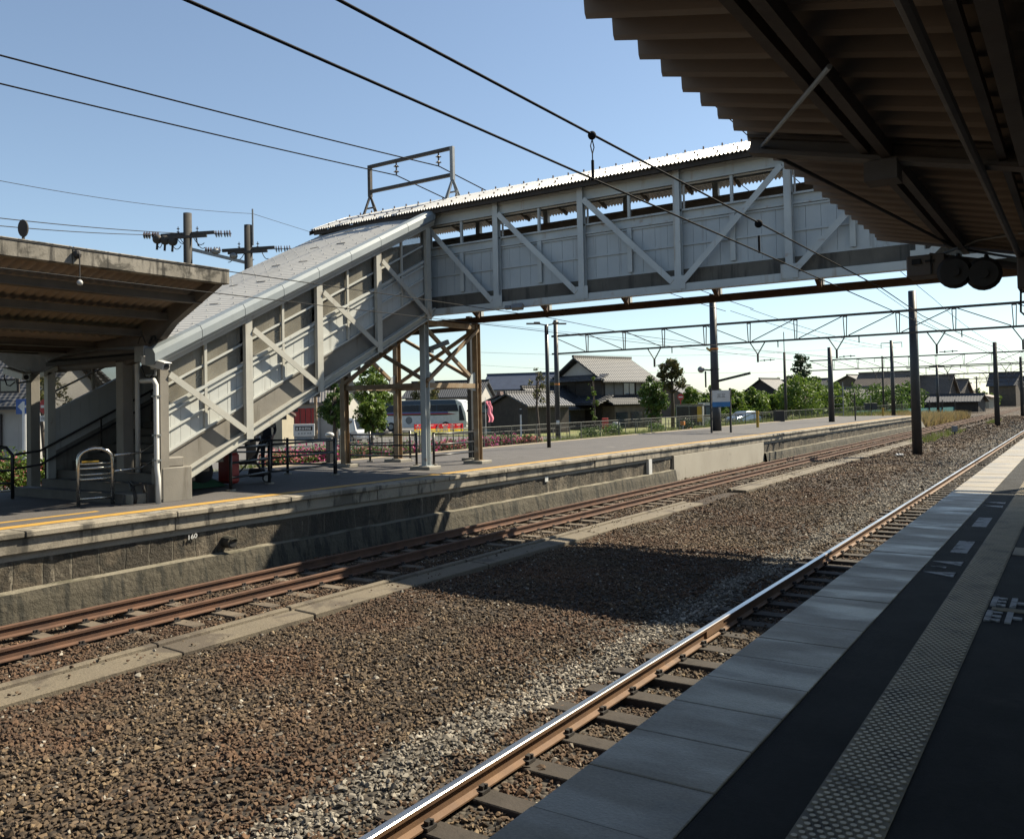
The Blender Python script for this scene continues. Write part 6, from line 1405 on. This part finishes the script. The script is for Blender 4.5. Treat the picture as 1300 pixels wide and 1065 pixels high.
# festival banner on the verge
p = at(557,543,d=37); hw = 31.0*37/FPX
t = thing('banner', 'red and yellow banner with white lettering behind the azaleas', 'banner', (p.x,p.y,-.4))
def cloth(name, c):
    m, nt_, b = _nt(name); q = NB(nt_); b.inputs['Base Color'].default_value = rgb(c); b.inputs['Roughness'].default_value = .8; tr = q.n('ShaderNodeBsdfTranslucent'); tr.inputs[0].default_value = rgb(c); mx = q.n('ShaderNodeMixShader'); mx.inputs[0].default_value = .55
    o_ = [n for n in nt_.nodes if n.type == 'OUTPUT_MATERIAL'][0]; q.l(b.outputs[0], mx.inputs[1]); q.l(tr.outputs[0], mx.inputs[2]); q.l(mx.outputs[0], o_.inputs[0]); return m
M['cloth_red'] = cloth('red_cloth', (.55,.03,.04)); M['cloth_yellow'] = cloth('yellow_cloth', (.80,.55,.03)); M['cloth_white'] = cloth('white_cloth_print', (.85,.85,.80))
Pp = lambda u, v: p+hr_*hw*(2*u-1)+fw*(.02*math.sin(u*23))
mb = MB(); mb.grid(lambda u, v: Pp(u, v)+Vector((0,0,-.045+.21*v)), 40, 1); mb.build('red_cloth', M['cloth_red'], t); mb = MB(); mb.grid(lambda u, v: Pp(u, v)+Vector((0,0,-.165+.12*v)), 40, 1); mb.build('yellow_band', M['cloth_yellow'], t)
text_mb('かにこん富まる', .335, lambda u, v, w_: p+hr_*u*.86+Vector((0,0,v-.02))-fw*(.026+w_), .002, .012).build('banner_text', M['cloth_white'], t)
for s in (-1, 0, 1): MB().tube([p+hr_*hw*s+Vector((0,0,.2))+fw*.04, (p.x+hr_.x*hw*s+fw.x*.04, p.y+hr_.y*hw*s+fw.y*.04, -.5)], .025, 6).build('stake', M['galv'], t)
M['flag_pink'] = cloth('flag_pink', (.72,.26,.33))
p = at(622,525,d=55); t = thing('flag_banner', 'pink upright cloth flag beside the right trestle leg', 'flag', (p.x,p.y,-.95))
mb = MB(); mb.grid(lambda u, v: Vector((p.x,p.y,p.z-.55))+hr_*((u-.5)*.30+.06*math.sin(v*5)+.05*math.sin(v*11))+fw*(.09*math.sin(u*9+v*7))+Vector((0,0,1.35*v)), 8, 14); f_ = mb.build('cloth', M['flag_pink'], t, smooth=True)
MB().tube([(p.x-hr_.x*.28,p.y-hr_.y*.28,-.95),(p.x-hr_.x*.28,p.y-hr_.y*.28,p.z+1.05)], .02, 6).build('pole', M['white'], t)
# low wooden rail fence of the forecourt (dark rungs seen over the verge)
fence('dark timber rail fence between the forecourt and the verge', [(at(420,560,d=46).x,at(420,560,d=46).y),(at(560,560,d=50).x,at(560,560,d=50).y),(at(720,560,d=58).x,at(720,560,d=58).y)], 1.0, -.95, 1.3, 'wood_mid', False)
# lattice mast by the right trees
p = at(1065,530,d=85); t = thing('lattice_mast', 'short pale ladder like mast before the green trees', 'mast', (p.x,p.y,-.95))
for s in (-.45,.45): MB().tube([(p.x+s,p.y,-.95),(p.x+s,p.y,3.3 if s > 0 else 2.2)], .05, 6).build('upright', M['galv'], t)
for z in (.3,1.1,1.9): MB().tube([(p.x-.45,p.y,z),(p.x+.45,p.y,z)], .045, 6).build('rung', M['galv'], t)
p = at(1106,524,d=95); t = thing('equipment_cabinet', 'pair of dark cabinets at the far platform end', 'cabinet', (p.x,p.y,-.3))
for s in (-.45,.32): MB().obox((p.x+hr_.x*s,p.y+hr_.y*s,.75), hr_*.30, fw*.2, Vector((0,0,.38))).build('cabinet_box', M['pole_dark'], t, bevel=.02)
MB().tube([(p.x,p.y,-.9),(p.x,p.y,1.9)], .04, 6).build('post', M['galv'], t)
p = at(989,527,d=66); o = MB().obox((p.x,p.y,.0), hr_*.35, fw*.3, Vector((0,0,.85))).build('relay_cabinet', M['pole_conc'], origin=(p.x,p.y,-.9), bevel=.03); tag(o, 'grey blue relay cabinet behind the platform fence', 'cabinet')
p = at(1212,552,z=-1.2); t = thing('track_marker', 'small dark grey marker standing beside the rusted track', 'marker', (p.x,p.y,-1.25)); MB().obox((p.x,p.y,-.75), hr_*.18, fw*.1, Vector((0,0,.22))).build('plate', M['galv'], t); MB().tube([(p.x,p.y,-1.25),(p.x,p.y,-.9)], .06, 8).build('stem', M['pole_dark'], t)
p = at(1142,579,z=-1.2); mb = MB(); mb.grid(lambda u, v: (p.x-.16+.32*u, p.y-.2+.4*v, -1.19+.08*math.sin(u*9)*math.sin(v*7)+.06), 8, 8); tag(mb.build('litter', M['white'], origin=p), 'crumpled white scrap lying in the ballast by the pole', 'litter')

# ================================================================= VEHICLES
def wheel(t, c, ax, r, w, rimm='galv'):
    c = Vector(c); ax = Vector(ax).normalized()*w/2; wb = MB(); wb.tube([c-ax,c+ax], r, 18); w_ = wb.build('wheel', M['rubber'], t); wb = MB(); wb.tube([c-ax*1.06,c+ax*1.06], r*.6, 14); wb.build('rim', M[rimm], w_)
def coach():
    A = at(598,546,d=95); B = at(440,546,d=101); A.z = B.z = -.95; u = (A-B).normalized(); n = u.cross(Vector((0,0,1))).normalized(); L = 13.2; H = 3.45
    if n.dot(EYE-A) < 0: n = -n
    t = thing('coach', 'white touring coach with dark blue window band and coloured stripe', 'coach', (A-u*L/2))
    def Q(a, b, z): return A-u*(L-a)+n*(b-1.2)+Vector((0,0,z))
    prof = [(0,.35),(L-.05,.35),(L,1.0),(L-.12,2.0),(L-.55,3.1),(L-1.1,H-.06),(L-2,H),(.3,H),(0,H-.3)]
    mb = MB(); k = len(prof); mb.add([Q(a,0,z) for a,z in prof]+[Q(a,2.4,z) for a,z in prof], [tuple(range(k)), tuple(range(2*k-1,k-1,-1))]+[(i,i+k,(i+1)%k+k,(i+1)%k) for i in range(k)]); mb.build('body', M['bus_white'], t, bevel=.06)
    def strip(a0, a1, z0, z1, nm, mat, e=.02, a1b=None):
        mb = MB(); a1b = a1 if a1b is None else a1b; mb.add([Q(a0,2.4,z0),Q(a1,2.4,z0),Q(a1b,2.4,z1),Q(a0,2.4,z1),Q(a0,2.4+e,z0),Q(a1,2.4+e,z0),Q(a1b,2.4+e,z1),Q(a0,2.4+e,z1)], [(0,3,2,1),(4,5,6,7),(0,1,5,4),(1,2,6,5),(2,3,7,6),(3,0,4,7)]); return mb.build(nm, M[mat], t)
    strip(.1, L-1.15, H-.55, H-.03, 'roof_band', 'bus_blue', .015, L-1.3); w_ = strip(.25, L-.9, 2.12, 2.88, 'window', 'bus_window', .025, L-1.1)
    strip(L-.85, L-.2, 1.1, 2.75, 'front_door', 'bus_window', .025, L-.62)
    strip(0, L-2.2, 1.95, 2.10, 'stripe', 'blue', .012); strip(0, L-1.2, 1.82, 1.95, 'stripe', 'red', .012, L-2.2); o = strip(0, L-2.4, 1.72, 1.82, 'stripe', 'green_cloth', .012, L-1.2)
    mb = MB(); mb.tube([Q(L-7.1,2.41,1.2),Q(L-7.1,2.425,1.2)], .42, 20); mb.build('emblem', M['glass_blue'], t)
    for i in range(5): a = .8+i*2.2; strip(a, a+.07, 2.14, 2.86, 'window_pillar', 'bus_blue', .03)
    mb = MB(); mb.tube([Q(L-.3,2.3,3.2), Q(L+.25,2.35,3.0), Q(L+.32,2.35,1.9)], .04, 8); mb.build('mirror_arm', M['bus_white'], t); 
    for a in (2.6,3.8,L-2.5): wheel(t, Q(a,2.32,.5), n, .5, .3)
    for a in (L-.02,): mb = MB(); mb.obox(Q(L+.02,2.0,.85), n*.2, u*.03, Vector((0,0,.12))); mb.build('headlight', M['white'], t)
    return t
coach()
def car(label, px, d, dirv, L, Wd, H, mat, name='parked_car', van=False):
    p = at(px, 530, d=d); t = thing(name, label, 'car', (p.x,p.y,-.95), 'vehicles on the forecourt'); u = Vector(dirv).normalized(); n = u.cross(Vector((0,0,1))); o = Vector((p.x,p.y,-.95))
    def Q(a, b, z): return o+u*(a-L/2)+n*b+Vector((0,0,z))
    pr = [(0,.3),(L,.3),(L,.68),(L-.25,.86),(L-1.05,.95),(L-1.75,H-.03),(L-2.3,H),(.8,H-.03),(.2,.98),(0,.85)] if not van else [(0,.3),(L,.3),(L,.85),(L-.3,1.0),(L-.9,H-.05),(L-1.2,H),(.15,H),(0,H-.2)]
    w = Wd/2; k = len(pr); mb = MB(); mb.add([Q(a,-w+(.12 if z > 1 else 0),z) for a,z in pr]+[Q(a,w-(.12 if z > 1 else 0),z) for a,z in pr], [tuple(range(k)), tuple(range(2*k-1,k-1,-1))]+[(i,i+k,(i+1)%k+k,(i+1)%k) for i in range(k)]); mb.build('body', M[mat], t, bevel=.06)
    for s in (-1,1):
        e = s*(w-.10); wi = MB(); gp = [(.65,.97),(L-1.2,.97),(L-1.85,H-.12),(1.0,H-.12)] if not van else [(.3,1.05),(L-.6,1.05),(L-1.0,H-.18),(.3,H-.18)]
        wi.add([Q(a,e,z) for a,z in gp]+[Q(a,e+s*.025,z) for a,z in gp], [(0,1,2,3),(7,6,5,4),(0,4,5,1),(1,5,6,2),(2,6,7,3),(3,7,4,0)]); wi.build('side_window', M['glass'], t)
        for a in (.75, L-.8): wheel(t, Q(a, s*(w-.08), .31), n, .31, .2)
    a0, a1 = ((L-1.12,.98),(L-1.74,H-.06)) if not van else ((L-.36,1.06),(L-.86,H-.1))
    wi = MB(); wi.add([Q(a0[0]+.03,-w+.2,a0[1]),Q(a0[0]+.03,w-.2,a0[1]),Q(a1[0]+.03,w-.25,a1[1]),Q(a1[0]+.03,-w+.25,a1[1]),Q(a0[0]-.03,-w+.2,a0[1]),Q(a0[0]-.03,w-.2,a0[1]),Q(a1[0]-.03,w-.25,a1[1]),Q(a1[0]-.03,-w+.25,a1[1])], [(0,1,2,3),(7,6,5,4),(0,4,5,1),(1,5,6,2),(2,6,7,3),(3,7,4,0)]); wi.build('windscreen', M['glass'], t)
    for s in (-1,1): mb = MB(); mb.obox(Q(L-.02,s*(w-.3),.68), n*.16, u*.04, Vector((0,0,.08))); mb.build('headlight', M['white'], t)
    return t
car('silver blue hatchback parked beside the name board', 943, 92, (-.35,-.9,0), 4.1, 1.7, 1.5, 'car_blue')
car('white van parked behind the small fresh green tree', 452, 66, (.75,-.3,0), 3.4, 1.5, 1.9, 'car_white', 'parked_van', True)

# ================================================================= LIGHT, SKY, CAMERA
KX, KY = .45, .87
sd = Vector((KX, KY, 1)).normalized(); el = math.asin(sd.z); az = math.atan2(sd.x, sd.y)
wd = bpy.data.worlds.new('World'); SC.world = wd; wd.use_nodes = True; nt = wd.node_tree; bg = nt.nodes['Background']
sk = nt.nodes.new('ShaderNodeTexSky'); sk.sky_type = 'NISHITA'; sk.sun_disc = False; sk.sun_elevation = el; sk.sun_rotation = az
sk.altitude = 10; sk.air_density = 1.0; sk.dust_density = .3; sk.ozone_density = 2.2
tint = nt.nodes.new('ShaderNodeMix'); tint.data_type = 'RGBA'; tint.blend_type = 'MULTIPLY'; tint.inputs['Factor'].default_value = 1; tint.inputs[7].default_value = (.96,1.02,1.03,1)
hs = nt.nodes.new('ShaderNodeHueSaturation'); hs.inputs['Saturation'].default_value = .84; nt.links.new(sk.outputs[0], hs.inputs['Color'])
nt.links.new(hs.outputs[0], tint.inputs[6]); nt.links.new(tint.outputs[2], bg.inputs[0]); bg.inputs[1].default_value = .061
lt = bpy.data.lights.new('sun', 'SUN'); lt.energy = 5.0; lt.angle = math.radians(.53); lt.color = (1, .895, .70)
lo = bpy.data.objects.new('sun', lt); COL.objects.link(lo); lo.rotation_euler = sd.to_track_quat('Z', 'Y').to_euler(); lo.location = sd*60
cam = bpy.data.cameras.new('camera'); co = bpy.data.objects.new('camera', cam); COL.objects.link(co); SC.camera = co
up = -DOWN; bk = -FWD
co.matrix_world = Matrix(((RIGHT.x,up.x,bk.x,EYE.x),(RIGHT.y,up.y,bk.y,EYE.y),(RIGHT.z,up.z,bk.z,EYE.z),(0,0,0,1)))
cam.sensor_fit = 'HORIZONTAL'; cam.sensor_width = 36; cam.lens = FPX/1300*36; cam.shift_y = -45/1300; cam.clip_start = .05; cam.clip_end = 6000
vs_ = SC.view_settings; vs_.view_transform = 'Standard'; vs_.look = 'None'; vs_.exposure = 1.25; vs_.gamma = 1
SC.cycles.max_bounces = 6; SC.cycles.diffuse_bounces = 3; SC.cycles.glossy_bounces = 3; SC.cycles.transmission_bounces = 4; SC.cycles.transparent_max_bounces = 6
SC.cycles.use_denoising = True
